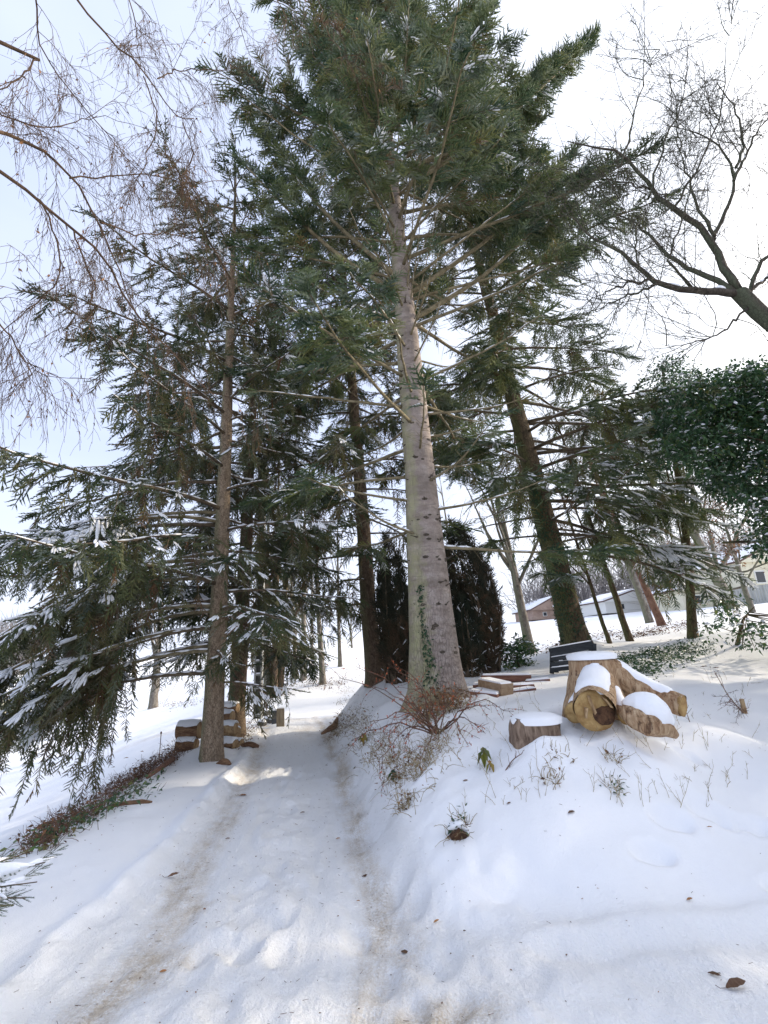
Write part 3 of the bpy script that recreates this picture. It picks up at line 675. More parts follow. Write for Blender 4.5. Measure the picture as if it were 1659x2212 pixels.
class Crown:
    def __init__(s, q, **k):
        s.q = q; s.fol = Inst(); s.pads = Inst(); s.snow = Acc(); s.n = 0
        s.o = dict(f0=.35, ds=.13, sec=.75, ang=.9, hang=.2, step=.2, size=1., tint=.35, tv=.18, snow=.3, drape=0., curl=.0, tmpl=SPR, twigs=1., brown=0., thick=1., padscale=1.)
        s.o.update(k)
    def limb(s, P, r0, wood, o=None, snowtop=.6):
        """one branch: woody tube with twigs into `wood`, foliage and snow into the crown"""
        o = {**s.o, **(o or {})}; q = s.q; K = len(P)
        L = np.linalg.norm(np.diff(P, axis=0), axis=1).sum(); t = np.linspace(0, 1, K)
        tubes(wood, P, r0 * (1 - t * .85) ** .9 + .003, 6)
        if snowtop > 0:
            # snow lying on the upper side, broken into lengths
            tt = np.arange(0.02, .95, .09)
            for a in tt:
                if q.random() < snowtop:
                    p, _ = interp_curve(P, np.linspace(a, a + .085, 4))
                    rr = (r0 * (1 - a * .85) + .004)
                    p = p + UP * rr * .75
                    tubes(s.snow, p, np.array([.35, .9, .9, .35]) * rr * .78 + .003, 5)
        # bare twiglets on the inner part
        nb = int(L * o['twigs'] * 7)
        if nb:
            tb = q.uniform(.05, max(o['f0'], .3) + .15, nb); p, d = interp_curve(P, tb)
            sd = norm(np.cross(d, UP)) * q.choice([-1, 1], nb)[:, None]
            dd = norm(d * .5 + sd * q.uniform(.3, 1, nb)[:, None] + UP * q.uniform(-.9, .25, nb)[:, None])
            l = q.uniform(.12, .55, nb) * (.5 + .5 * o['size'])
            m = p + dd * (l * .5)[:, None] + q.normal(0, .02, (nb, 3)); e = p + dd * l[:, None] + UP * (-.25 * l)[:, None] * q.random(nb)[:, None]
            tubes(wood, np.stack([p, m, e], 1), np.array([.005, .0035, .0015]), 3, cap=False)
        n = max(2, int(L * (1 - o['f0']) / o['ds']))
        tb = np.sort(o['f0'] + (1 - o['f0']) * q.random(n) ** .9); 
        p, d = interp_curve(P, tb)
        side = np.where(np.arange(n) % 2 == 0, 1., -1.)[:, None]; sd = norm(np.cross(d, UP)) * side
        fade = np.clip((1 - tb) / .55, .22, 1) * np.clip((tb - o['f0']) / .12 + .45, .3, 1)
        ls = o['sec'] * min(L, 3.2) / 2.6 * fade * q.uniform(.6, 1.25, n)
        dr = norm(d * math.cos(o['ang']) + sd * math.sin(o['ang']) + UP * q.uniform(-o['hang'] * 1.5, .15, n)[:, None])
        tipm = (tb > .93)
        dr[tipm] = norm(d[tipm] + sd[tipm] * .25)
        isd = q.random(n) < o['drape']
        dr[isd] = norm(dr[isd] * .35 + UP * -1.0 + q.normal(0, .12, (isd.sum(), 3)))
        ls[isd] *= q.uniform(.7, 1.5, isd.sum())
        # curved secondaries: droop along their length, tips may curl up
        Ks = 4; ts = np.linspace(0, 1, Ks)
        sag = (-o['hang'] * .55 * ts ** 2 + o['curl'] * ts ** 3)
        SP = p[:, None] + dr[:, None] * (ls[:, None] * ts)[..., None] + UP * (ls[:, None] * sag)[..., None]
        tubes(wood, SP, (.0065 * (1 - ts * .7))[None] * (.6 + ls[:, None] * .5), 3, cap=False)
        # sprigs
        cnt = np.maximum(1, (ls / o['step']).astype(int) + 1)
        own = np.repeat(np.arange(n), cnt); k = np.arange(cnt.sum()) - np.repeat(np.cumsum(cnt) - cnt, cnt)
        f = (k + q.random(len(k)) * .8) / cnt[own]
        x = np.clip(f, 0, .98) * (Ks - 1); i = x.astype(int); fr = (x - i)[:, None]
        pp = SP[own, i] * (1 - fr) + SP[own, i + 1] * fr; dd = norm(SP[own, i + 1] - SP[own, i])
        dd = norm(dd + q.normal(0, .22, dd.shape)); 
        up = norm(np.where(isd[own][:, None], q.normal(0, 1, dd.shape), UP + q.normal(0, .28, dd.shape)))
        S = o['size'] * q.uniform(.75, 1.25, len(pp)) * (1 - .2 * f)
        ti = o['tint'] + q.normal(0, o['tv'], len(pp)) * .6 + q.normal(0, o['tv'], n)[own] * .6 + np.where(isd[own], .22, 0) + (1 - tb[own]) * .25 * 1
        ti = np.where(q.random(len(pp)) < o['brown'], .9 + q.random(len(pp)) * .1, ti)
        which = q.integers(0, len(o['tmpl']), len(pp))
        dr_ = isd[own]
        for j, (TV, TT) in enumerate(o['tmpl']):
            m = (which == j) & ~dr_; s.fol.add(TV, TT, pp[m], dd[m], up[m], S[m], np.clip(ti[m], 0, 1), o['thick'])
        for j, (TV, TT) in enumerate(SPR_D):
            m = (which % 3 == j) & dr_; s.fol.add(TV, TT, pp[m], dd[m], up[m], S[m], np.clip(ti[m], 0, 1), 1.)
        # leader tip
        s.n += len(pp)
        sn = (q.random(len(pp)) < o['snow'] * np.clip(1.5 * f + .2, .2, 1.1) * np.clip(2.6 * vnoise(pp[:, 0] * 2.1 + pp[:, 2] * 1.7, pp[:, 1] * 2.1 - pp[:, 2], 3) + .35, .12, 1.6)) & (~isd[own]) & (dd[:, 2] < .8) & (dd[:, 2] > -.8)
        for j, (TV, TT) in enumerate(PAD):
            m = sn & (q.integers(0, 4, len(pp)) == j)
            if m.any(): s.pads.add(TV, TT, pp[m] + UP * .010, dd[m], UP + 0 * dd[m], S[m] * o['padscale'] * q.uniform(.8, 1.25, m.sum()), 0.)
    def finish(s, root, needle):
        if s.fol.V: s.fol.build('foliage', needle, root, False, 'stuff')
        if s.snow.V: s.snow.build('snow_cover', M['snow'], root, True, 'stuff')
        if s.pads.P: s.pads.build('snow_cushions', M['snow'], root, True, 'stuff')

def trunk_axis(base, top, h, lean_pow=1., n=26, wob=.02, q=rng):
    """points from the base up; top = xy offset of the tip"""
    z = np.linspace(0, 1, n) ** 1.15; P = np.array(base)[None] + np.stack([top[0] * z ** lean_pow, top[1] * z ** lean_pow, h * z], -1)
    P[1:, :2] += np.cumsum(q.normal(0, wob, (n - 1, 2)), 0) * .35
    return P

def rough_trunk(name, P, R, matr, root, n=26, sub=5, flare=.35, seed=1, lump=.035, tintf=None):
    """tapered trunk with buttress roots and an uneven surface"""
    K = (len(P) - 1) * sub + 1; x = np.linspace(0, len(P) - 1, K); i = np.minimum(x.astype(int), len(P) - 2); f = (x - i)[:, None]
    PP = P[i] * (1 - f) + P[i + 1] * f; RR = R[i] * (1 - f[:, 0]) + R[i + 1] * f[:, 0]
    ang = np.arange(n) * 2 * np.pi / n; hh = PP[:, 2] - P[0, 2]
    lob = 1 + flare * np.exp(-np.maximum(hh, 0) / .28)[:, None] * (.55 + .45 * np.cos(ang * 5 + seed)[None] + .25 * np.cos(ang * 3 + seed * 2)[None])
    lob = lob * (1 + lump * fbm(ang[None] * 1.9 + seed + 0 * hh[:, None], hh[:, None] * 2.2 + 0 * ang[None], 3, seed))
    rr = RR[:, None] * lob
    V = PP[:, None] + np.stack([np.cos(ang)[None] * rr, np.sin(ang)[None] * rr, 0 * rr], -1)
    a = np.zeros(V.shape[:2]) if tintf is None else tintf(ang[None] + 0 * hh[:, None], hh[:, None] + 0 * ang[None])
    idx = np.arange(K * n).reshape(K, n); j2 = (np.arange(n) + 1) % n
    Q = np.stack([idx[:-1], idx[:-1][:, j2], idx[1:][:, j2], idx[1:]], -1).reshape(-1, 4)
    A_ = Acc().add(V.reshape(-1, 3), Q=Q, a=a.ravel())
    return A_.build(name, matr, root, True)

def ploc(P, zz):
    """centre of the trunk at world height zz"""
    return np.array([np.interp(zz, P[:, 2], P[:, 0]), np.interp(zz, P[:, 2], P[:, 1]), zz])

# ------------------------------------------------------------------ the big fir beside the lane
q = np.random.default_rng(11)
FY = 8.3
fb = at(952, 1515, FY); fb[2] = gz(fb[0], fb[1]) - .12
fir = thing('fir_tree', fb, 'tall fir with thick pale grey trunk and bare lower branches beside the lane', 'tree')
hz = np.array([0, .2, .5, 1.0, 2., 3.2, 4.6, 6.5, 8, 9.6, 11.2, 13, 15, 17, 19.5, 21.5])
FR = .93 * np.array([.52, .45, .41, .38, .342, .305, .275, .235, .195, .155, .12, .095, .08, .06, .04, .012])
FP = np.stack([fb[0] - .10 * (hz / 9) ** 1.1 * 1.6, fb[1] + 0 * hz, fb[2] + hz], -1)
def moss(a, h):
    s = np.cos(a - math.radians(200))
    return .5 * np.clip(s, 0, 1) + .42 * np.clip(s - .1, 0, 1) * np.exp(-h / 5) - .05 + .10 * np.exp(-h / .5)
rough_trunk('trunk', FP, FR, M['fir_bark'], fir, 48, 8, .42, 3, .03, moss)
# second stem fused to the left side, dying out a few metres up
h2 = np.array([0, .3, 1, 2, 3, 4.2, 5.4, 6.6]); r2 = np.array([.21, .17, .155, .15, .14, .12, .09, .03])
P2 = np.stack([np.interp(h2, hz, FP[:, 0]) - np.interp(h2, hz, FR) * .82 + .02 * h2, fb[1] - .16 + .02 * h2, fb[2] + h2], -1)
rough_trunk('fused_stem', P2, r2, M['fir_bark'], fir, 20, 8, .3, 8, .05, lambda a, h: .55 + 0 * h)
# branch scars on the bark
kn = Acc()
for k in range(130):
    h = q.uniform(.5, 12.5) if k > 60 else q.uniform(.5, 5.5); a = math.radians(q.uniform(185, 355)); R_ = np.interp(h, hz, FR)
    h = .5 + round((h - .5) / .36) * .36 + q.normal(0, .035)
    c = ploc(FP, fb[2] + h); nrm = np.array([math.cos(a), math.sin(a), 0]); s = q.uniform(.018, .045) * (.6 + .4 * R_ / .35)
    tn = np.array([-nrm[1], nrm[0], 0]); ring = [c + nrm * (R_ * 1.0 - .004) + s * 1.5 * (tn * math.cos(t) + UP * .5 * math.sin(t)) for t in np.linspace(0, 2 * math.pi, 8)[:-1]]
    inn = [c + nrm * (R_ + .012) + s * .55 * (tn * math.cos(t) + UP * .7 * math.sin(t)) for t in np.linspace(0, 2 * math.pi, 8)[:-1]]
    kn.add(ring + inn + [c + nrm * (R_ - .002)], T=[(7 + i, 7 + (i + 1) % 7, 14) for i in range(7)], Q=[(i, (i + 1) % 7, 7 + (i + 1) % 7, 7 + i) for i in range(7)])
    if q.random() < .4:
        d = norm(nrm + UP * q.uniform(-.1, .8) + tn * q.uniform(-.3, .3)); l = q.uniform(.04, .16)
        p = c + nrm * R_; tubes(kn, np.stack([p, p + d * l * .5, p + d * l]), np.array([.011, .008, .005]), 4)
kn.build('branch_scars', M['knot'], fir, True, 'stuff')
crown = Crown(q, f0=.38, ds=.054, sec=1.0, ang=.95, hang=.30, step=.19, size=1.05, tint=.42, tv=.24, snow=.42, thick=1.0, padscale=.85)
zs = []
z = 2.55
while z < 21.0:
    zs.append(z); z += q.uniform(.09, .16) if z > 4.6 else q.uniform(.14, .26)
az = q.uniform(0, 6.28)
for z in zs:
    az += 2.4 + q.normal(0, .35); h = z
    R_ = np.interp(h, hz, FR); c = ploc(FP, fb[2] + h)
    front = math.cos(az) < -.15     # reaching towards the camera
    Lmax = np.interp(h, [2.5, 4, 6, 8, 10, 12, 13.5, 15, 17, 19, 21], [2.9, 3.8, 4.1, 4.1, 3.7, 3.0, 2.4, 1.9, 1.5, 1.0, .4])
    if math.sin(az) > .2 and 5 < h < 12: Lmax *= 1.12
    Ln = Lmax * q.uniform(.68, 1.12) * (.72 if math.cos(az) < -.4 and h > 6 else 1)
    dead = q.random() < np.interp(h, [2.5, 4.5, 7, 10, 12], [.9, .5, .22, .1, .0]) or (front and h < 8.2 and q.random() < .85)
    e0 = np.interp(h, [2.5, 5, 9, 14, 20], [-.05, .10, .28, .5, .8]) + q.normal(0, .07)
    e1 = np.interp(h, [2.5, 5, 9, 14, 20], [-.10, -.20, -.25, -.25, -.2]) + q.normal(0, .06)
    if dead:
        Ln *= q.uniform(.35, .85); e1 += .15
    P = limb_curve(c + R_ * .7 * np.array([math.sin(az), math.cos(az), 0]), az, Ln, e0, e1, .1, 10, .05, q)
    wd = Acc()
    crown.limb(P, .011 + .008 * Ln * .75, wd, dict(f0=.97 if dead and q.random() < .55 else (.72 if dead else np.interp(h, [4, 8, 12, 18], [.55, .42, .28, .12])), twigs=1.1 if h < 12 else .3,
               sec=.45 if dead else .92), snowtop=.35 if h < 9 else .12)
    b = wd.build('branch', M['branch'], fir, True)
# one long bough standing clear of the crown at the upper right, one at the upper left
for (px, py, Y_, h0) in ((1262, 100, 8.0, 10.2), (1275, 85, 8.2, 10.6), (1000, 30, 8.6, 12.5), (1060, 10, 9.0, 13.0), (520, 345, 7.6, 7.6), (560, 285, 8.2, 8.0), (1235, 330, 8.3, 7.6), (1245, 400, 7.6, 7.0)):
    c = ploc(FP, fb[2] + h0); e = at(px, py, Y_); P = curve_through([c, c * .55 + e * .45 - [0, 0, .35], c * .2 + e * .8 - [0, 0, .2], e], 11)
    wd = Acc(); crown.limb(P, .05, wd, dict(f0=.45, sec=.75, twigs=.5), snowtop=.2); wd.build('branch', M['branch'], fir, True)
# upswept leader shoots near the stem
for k in range(34):
    h = q.uniform(6.5, 14); a = q.uniform(0, 6.28); c = ploc(FP, fb[2] + h)
    P = limb_curve(c, a, q.uniform(.5, 1.5), 1.1, .5, 0, 8, .04, q)
    P[:, 2] += np.linspace(0, 1, 8) * q.uniform(.6, 1.6)
    wd = Acc(); crown.limb(P, .014, wd, dict(f0=q.choice([.5, .97]), twigs=.6, sec=.35), snowtop=.2)
    wd.build('branch', M['branch'], fir, True)
crown.finish(fir, M['fir_needle'])

# ------------------------------------------------------------------ generic conifer
def conifer(name, label, cat, bx, by, top, H, r0, q, zlo, Lfun, e0f, e1f, crown_kw, needle, barkm, branchm='branch_dark', dz=(.16, .3), group=None, azr=None, e2=.15, snowtop=.5, deadp=None, base_z=None, dead_low=0., trunk_kw=None, lean_pow=1.):
    bz = (gz(bx, by) if base_z is None else base_z) - .1
    root = thing(name, (bx, by, bz), label, cat, group)
    P = trunk_axis((bx, by, bz), top, H, lean_pow, 26, .02, q); t = (P[:, 2] - bz) / H
    R = r0 * np.clip(1 - t, 0, 1) ** .8 + .012
    rough_trunk('trunk', P, R, M[barkm], root, 22, 5, seed=int(q.integers(1, 99)), **(trunk_kw or dict(flare=.4)))
    cr = Crown(q, **crown_kw); z = zlo; az = q.uniform(0, 6.28)
    while z < H * .985:
        c = ploc(P, bz + z); Rz = np.interp(c[2], P[:, 2], R); az += 2.4 + q.normal(0, .4)
        Ln = Lfun(z, az) * q.uniform(.75, 1.12)
        if Ln > .12:
            dead = q.random() < (dead_low if z < zlo + H * .2 else dead_low * .2)
            pp = limb_curve(c + Rz * .6 * np.array([math.sin(az), math.cos(az), 0]), az, Ln * (.6 if dead else 1), e0f(z) + q.normal(0, .06), e1f(z) + q.normal(0, .05), e2, 9, .05, q)
            wd = Acc(); cr.limb(pp, .009 + .007 * Ln, wd, dict(f0=.97) if dead else None, snowtop=snowtop)
            wd.build('branch', M[branchm], root, True)
        z += q.uniform(*dz)
    return root, cr, P

# left pair of spruces, drooping and heavily snowed low branches reaching out over the field
q = np.random.default_rng(5)
s1 = on_ground(457, 1640, 9.5)
def L1(z, az):
    l = np.interp(z, [1.5, 3, 5, 7, 9, 11, 12.5, 13.4], [3.6, 4.1, 3.4, 2.9, 2.4, 1.8, 1.1, .3])
    side = math.sin(az)       # + = right
    return l * (1.12 if side < -.2 else .62 if side > .35 else .9) * (.55 if (z < 2.6 and side > -.2) else 1)
sp1, cr1, SP1 = conifer('spruce_tree', 'drooping spruce nearest the lane on the left, its snowy low boughs hanging over the field', 'tree', s1[0], s1[1], (.10, 0), 12.9, .172, q, 1.35, L1,
    lambda z: np.interp(z, [1, 4, 8, 13], [.06, .05, .18, .7]), lambda z: np.interp(z, [1, 4, 8, 13], [-.42, -.38, -.32, -.3]),
    dict(f0=.25, ds=.062, sec=.78, ang=.95, hang=.5, step=.19, size=1.0, tint=.3, padscale=.85, tv=.24, snow=.8, drape=.36, brown=.015, tmpl=SPR_S, twigs=.6), M['spruce_needle'], 'spruce_bark', dz=(.115, .2), e2=.22, snowtop=.8, dead_low=.22)
# the three low boughs that sweep furthest left
for kk_, (az_, z0, Ln, e0, e1, e2_) in enumerate(((-1.75, 3.1, 5.0, .12, -.62, .12), (-1.35, 2.5, 4.8, .10, -.66, .16), (-2.1, 2.2, 4.2, .05, -.62, .2), (-1.6, 4.4, 5.0, .12, -.5, .25), (-1.95, 1.8, 3.6, .05, -.5, .1), (-1.2, 3.6, 4.6, .1, -.45, .1), (-2.5, 3.4, 3.4, .1, -.62, .1), (-2.3, 4.2, 3.6, .15, -.55, .1), (-1.5, 1.9, 4.4, .0, -.45, .1), (-1.85, 2.6, 4.6, .12, -.7, .2), (-1.5, 3.4, 4.8, .1, -.62, .15), (-1.65, 2.2, 4.0, .05, -.55, .1))):
    c = ploc(SP1, s1[2] + z0); P = limb_curve(c, az_, Ln, e0, e1, e2_, 11, .04, q)
    wd = Acc(); cr1.limb(P, .034, wd, dict(f0=.34, ds=.062, sec=1.0, drape=.3 if kk_ % 2 else .5, snow=1.5 if kk_ % 2 else .9, step=.14, tint=.36, padscale=1.5 if kk_ % 2 else 1.1), snowtop=.95); wd.build('branch', M['branch'], sp1, True)
cr1.finish(sp1, M['spruce_needle'])

q = np.random.default_rng(6)
s2 = on_ground(508, 1588, 12.)
sp2, cr2, SP2 = conifer('spruce_tree', 'darker straight spruce just behind the log stack, second from the left', 'tree', s2[0], s2[1], (.30, .1), 13.4, .19, q, 2.1,
    lambda z, az: np.interp(z, [2, 4, 7, 10, 12, 13.4], [2.6, 3.2, 2.9, 1.7, .8, .15]),
    lambda z: np.interp(z, [1, 4, 8, 13], [.0, .02, .15, .7]), lambda z: np.interp(z, [1, 4, 8, 13], [-.3, -.3, -.3, -.25]),
    dict(f0=.24, ds=.062, sec=.85, ang=.95, hang=.5, step=.2, size=1.15, tint=.26, tv=.2, snow=.5, drape=.36, brown=.04, tmpl=SPR_S, twigs=.6), M['spruce_needle'], 'dark_bark', dz=(.14, .26), e2=.2, snowtop=.6, dead_low=.3)
cr2.finish(sp2, M['spruce_needle'])

# spruce behind the bank, in the middle
q = np.random.default_rng(8)
s3 = on_ground(812, 1474, 12.5)
sp3, cr3, SP3 = conifer('spruce_tree', 'slender brown-trunked spruce standing on the bank, left of the thick fir trunk', 'tree', s3[0], s3[1], (-.5, 0), 15.5, .195, q, 1.9,
    lambda z, az: np.interp(z, [2, 4, 7, 11, 14, 16], [1.9, 2.8, 2.7, 2.0, 1.0, .15]) * (1.15 if math.sin(az) < 0 else .8),
    lambda z: np.interp(z, [1, 4, 8, 13], [.05, .0, .15, .6]), lambda z: np.interp(z, [1, 4, 8, 13], [-.3, -.28, -.3, -.25]),
    dict(f0=.3, ds=.07, sec=.85, ang=.95, hang=.55, step=.21, size=1.1, tint=.45, tv=.22, snow=.10, drape=.4, brown=.07, tmpl=SPR_S), M['spruce_needle'], 'dark_bark', dz=(.17, .32), e2=.15, snowtop=.45, dead_low=.25)
cr3.finish(sp3, M['spruce_needle'])

# smaller drooping spruce beyond the pole
q = np.random.default_rng(14)
s5 = on_ground(592, 1506, 17.)
sp5, cr5, SP5 = conifer('spruce_tree', 'small dark spruce with hanging twigs behind the concrete pole, farthest down the lane', 'tree', s5[0], s5[1], (.1, 0), 9.5, .13, q, 1.5,
    lambda z, az: np.interp(z, [1.5, 3, 6, 9.5], [1.5, 2.1, 1.5, .2]), lambda z: .05, lambda z: -.3,
    dict(f0=.2, ds=.08, sec=.8, ang=.95, hang=.6, step=.22, size=1.2, tint=.3, tv=.2, snow=.15, drape=.5, brown=.06, tmpl=SPR_S), M['spruce_needle'], 'dark_bark', dz=(.16, .28), e2=.1, snowtop=.5)
cr5.finish(sp5, M['spruce_needle'])

# leaning ivy-clad spruce on the right
q = np.random.default_rng(9)
s4 = on_ground(1248, 1396, 13.)
def L4(z, az):
    l = np.interp(z, [2.4, 3.2, 4.5, 7, 10, 13, 15.5], [1.6, 3.4, 4.3, 4.4, 3.8, 2.4, .5])
    return l * (1.12 if math.sin(az) > 0 else .8)
sp4, cr4, SP4 = conifer('spruce_tree', 'leaning spruce with ivy climbing its dark trunk behind the black gate', 'tree', s4[0], s4[1], (-1.7, -.3), 15.5, .31, q, 1.7, L4,
    lambda z: np.interp(z, [1, 4, 8, 13], [.02, .06, .2, .5]), lambda z: np.interp(z, [1, 4, 8, 13], [-.15, -.25, -.3, -.25]),
    dict(f0=.34, ds=.062, sec=1.0, ang=.95, hang=.35, step=.2, size=1.15, tint=.38, tv=.2, snow=.38, drape=.12, brown=.02), M['fir_needle'], 'ivy_bark', dz=(.13, .24), e2=.08, snowtop=.35, dead_low=.3)
for (az_, z0, Ln, e0, e1) in ((1.25, 4.3, 5.2, .02, -.1), (1.45, 3.7, 4.9, .0, -.18), (1.05, 3.2, 4.8, .0, -.25), (1.6, 2.8, 4.2, -.05, -.22), (1.2, 5.2, 5.3, .05, -.1), (1.35, 5.9, 5.0, .1, -.12), (1.5, 2.3, 4.6, .0, -.3), (1.1, 6.6, 4.9, .1, -.12), (1.75, 5.0, 4.6, .02, -.1), (1.9, 3.9, 4.3, -.02, -.12)):
    c = ploc(SP4, s4[2] + z0); P = limb_curve(c, az_, Ln, e0, e1, .0, 11, .04, q)
    wd = Acc(); cr4.limb(P, .05, wd, dict(f0=.5, ds=.07, sec=1.15, snow=1.4, padscale=1.3, tint=.25), snowtop=.6); wd.build('branch', M['branch_dark'], sp4, True)
cr4.finish(sp4, M['fir_needle'])

# ------------------------------------------------------------------ bare trees
def twist(P, d, L, q, K=6, wob=.16, grav=0., up=0.):
    """random walk polylines: P (N,3) starts, d (N,3) directions, L (N,)"""
    Nn = len(P); out = np.empty((Nn, K, 3)); out[:, 0] = P; dd = norm(d)
    for k in range(1, K):
        dd = norm(dd + q.normal(0, wob, (Nn, 3)) + UP * (up - grav))
        out[:, k] = out[:, k - 1] + dd * (L / (K - 1))[:, None]
    return out

def along(P, n, q, lo=.15, hi=1., L=None):
    """n spawn points on each polyline of P (N,K,3) -> points, directions, owners"""
    Nn, K, _ = P.shape; own = np.repeat(np.arange(Nn), n); t = q.uniform(lo, hi, len(own)) * (K - 1) * .999
    i = t.astype(int); f = (t - i)[:, None]
    return P[own, i] * (1 - f) + P[own, i + 1] * f, norm(P[own, i + 1] - P[own, i]), own, t / (K - 1)

def side_dirs(d, q, spread, n):
    a = norm(np.cross(d, norm(q.normal(0, 1, (n, 3)))))
    return norm(d * math.cos(spread) + a * math.sin(spread))

# weeping birch overhead, upper left; the trunk stands outside the picture
q = np.random.default_rng(21)
bx, by = -5.6, .8
bz = gz(bx, by) - .1
birch = thing('birch_tree', (bx, by, bz), 'weeping birch reaching in overhead at upper left, thin twigs with few orange leaves', 'tree')
BP = curve_through([(bx, by, bz), (bx + .1, by + .1, 4), (bx + .4, by + .4, 8), (bx + .6, by + .8, 12), (bx + 1, by + 1.2, 14)], 20)
rough_trunk('trunk', BP, np.linspace(.24, .04, 20), M['grey_bark'], birch, 18, 3, .3, 2)
limbs = [  # photo pixel, distance along +Y
    [((-60, 250), 2.6), ((0, 285), 2.9), ((100, 325), 3.3), ((170, 400), 3.7), ((215, 480), 3.9), ((260, 600), 4.1), ((310, 720), 4.3)],
    [((215, 480), 3.9), ((300, 510), 4.2), ((350, 500), 4.5), ((400, 510), 4.7), ((480, 545), 4.9)],
    [((-60, 330), 2.9), ((0, 370), 3.1), ((90, 440), 3.5), ((220, 545), 3.9), ((300, 690), 4.2), ((370, 760), 4.4), ((470, 860), 4.6)],
    [((90, 440), 3.5), ((140, 560), 3.7), ((100, 640), 3.7), ((0, 720), 3.6)],
    [((120, -60), 3.0), ((170, 0), 3.2), ((240, 90), 3.6), ((310, 150), 4.0), ((355, 225), 4.3), ((395, 270), 4.5), ((425, 240), 4.6), ((425, 290), 4.7)],
    [((310, 165), 4.0), ((345, 260), 4.2), ((310, 360), 4.2), ((290, 420), 4.2)],
    [((395, 265), 4.5), ((420, 320), 4.6), ((405, 400), 4.6)],
    [((60, -60), 2.9), ((85, 0), 3.1), ((75, 70), 3.2), ((110, 150), 3.5), ((190, 240), 3.8), ((300, 370), 4.1)],
    [((85, 130), 3.3), ((10, 190), 3.1), ((-80, 230), 2.9)],
    [((250, -60), 3.8), ((280, 0), 4.0), ((295, 70), 4.2), ((300, 150), 4.2)],
    [((340, 170), 4.2), ((390, 150), 4.5), ((430, 150), 4.7), ((500, 155), 5.0)],
    [((150, 385), 3.7), ((300, 375), 4.3), ((420, 395), 4.7), ((480, 390), 5)],
    [((-60, 120), 2.8), ((0, 250), 3.1), ((110, 280), 3.5), ((210, 250), 3.9)],
    [((560, -80), 5.0), ((590, -20), 5.1), ((620, 40), 5.2), ((600, 100), 5.2)],
    [((660, -90), 5.3), ((690, 0), 5.5), ((700, 70), 5.6), ((740, 110), 5.7), ((775, 180), 5.8)],
    [((470, -80), 4.8), ((490, 0), 4.9), ((520, 60), 5), ((540, 120), 5)],
    [((-60, 640), 3.2), ((0, 700), 3.4), ((60, 780), 3.6), ((110, 830), 3.8)],
    [((160, 500), 3.7), ((200, 610), 3.9), ((190, 700), 4.0)],
]
lv1 = []
for k, l in enumerate(limbs):
    P = curve_through([at(a[0], a[1], Y_) for a, Y_ in l], 14); P[1:-1] += q.normal(0, .012, (12, 3)); lv1.append(P)
    big = .016 if k in (0, 2) else .012 if k == 4 else .008
    wd = Acc(); tubes(wd, P, np.linspace(big, .0035, 14), 6); wd.build('branch', M['birch_twig'], birch, True)
wd = Acc()
for k in (0, 2, 4, 8, 12, 16, 9, 13, 14, 15, 7):      # joining the limbs to the trunk
    e = lv1[k][0]; s = ploc(BP, max(3.5, e[2] - 1.5)); mid = (s + e) / 2 + [0, 0, .3]
    tubes(wd, curve_through([s, mid, e], 8), np.linspace(.06, .034 if k in (0, 2) else .014, 8), 6)
wd.build('branch', M['birch_twig'], birch, True)
L1p = np.stack(lv1)
tw = Acc()
p, d, o_, t = along(L1p, 12, q, .1, 1)
P2_ = twist(p, side_dirs(d, q, .8, len(p)), q.uniform(.3, .8, len(p)), q, 7, .20, grav=.10)
tubes(tw, P2_, np.linspace(.0036, .0018, 7), 3, cap=False)
p, d, o_, t = along(P2_, 7, q, .1, 1)
P3 = twist(p, norm(side_dirs(d, q, .7, len(p)) - UP * .5), q.uniform(.2, .7, len(p)), q, 7, .17, grav=.20)
tubes(tw, P3, np.linspace(.0021, .0012, 7), 3, cap=False)
p, d, o_, t = along(P3, 4, q, .1, 1)
P4 = twist(p, norm(side_dirs(d, q, .7, len(p)) - UP * .3), q.uniform(.05, .16, len(p)), q, 3, .2, grav=.1)
tubes(tw, P4, np.linspace(.0017, .0011, 3), 3, cap=False)
tw.build('twigs', M['birch_twig'], birch, False, 'stuff')
def leafT(fold=.25, w=.5):
    V = np.array([[0, 0, 0], [.35, w * .5, fold * .3], [1, 0, -.05], [.35, -w * .5, fold * .3], [.45, 0, -.06]]); return V, np.array([[0, 4, 1], [1, 4, 2], [2, 4, 3], [3, 4, 0]])
LF = leafT()
lf = Acc()
p, d, o_, t = along(P3, 1, q, .5, 1)
k = q.random(len(p)) < .2; k2 = q.random(len(p)) < .3
stamp(lf, *LF, p[k], norm(q.normal(0, 1, (k.sum(), 3)) - UP * .8), norm(q.normal(0, 1, (k.sum(), 3))), q.uniform(.02, .05, k.sum()), .3 + .7 * q.random(k.sum()))
stamp(lf, np.array([[0, -.18, 0], [0, .18, 0], [1, 0, 0], [.5, 0, .2]]), np.array([[0, 2, 3], [1, 3, 2], [0, 3, 1]]), p[k2], norm(q.normal(0, .5, (k2.sum(), 3)) - UP), norm(q.normal(0, 1, (k2.sum(), 3))), .035, .05)
lf.build('leaves', M['leaf_brown'], birch, False, 'stuff')

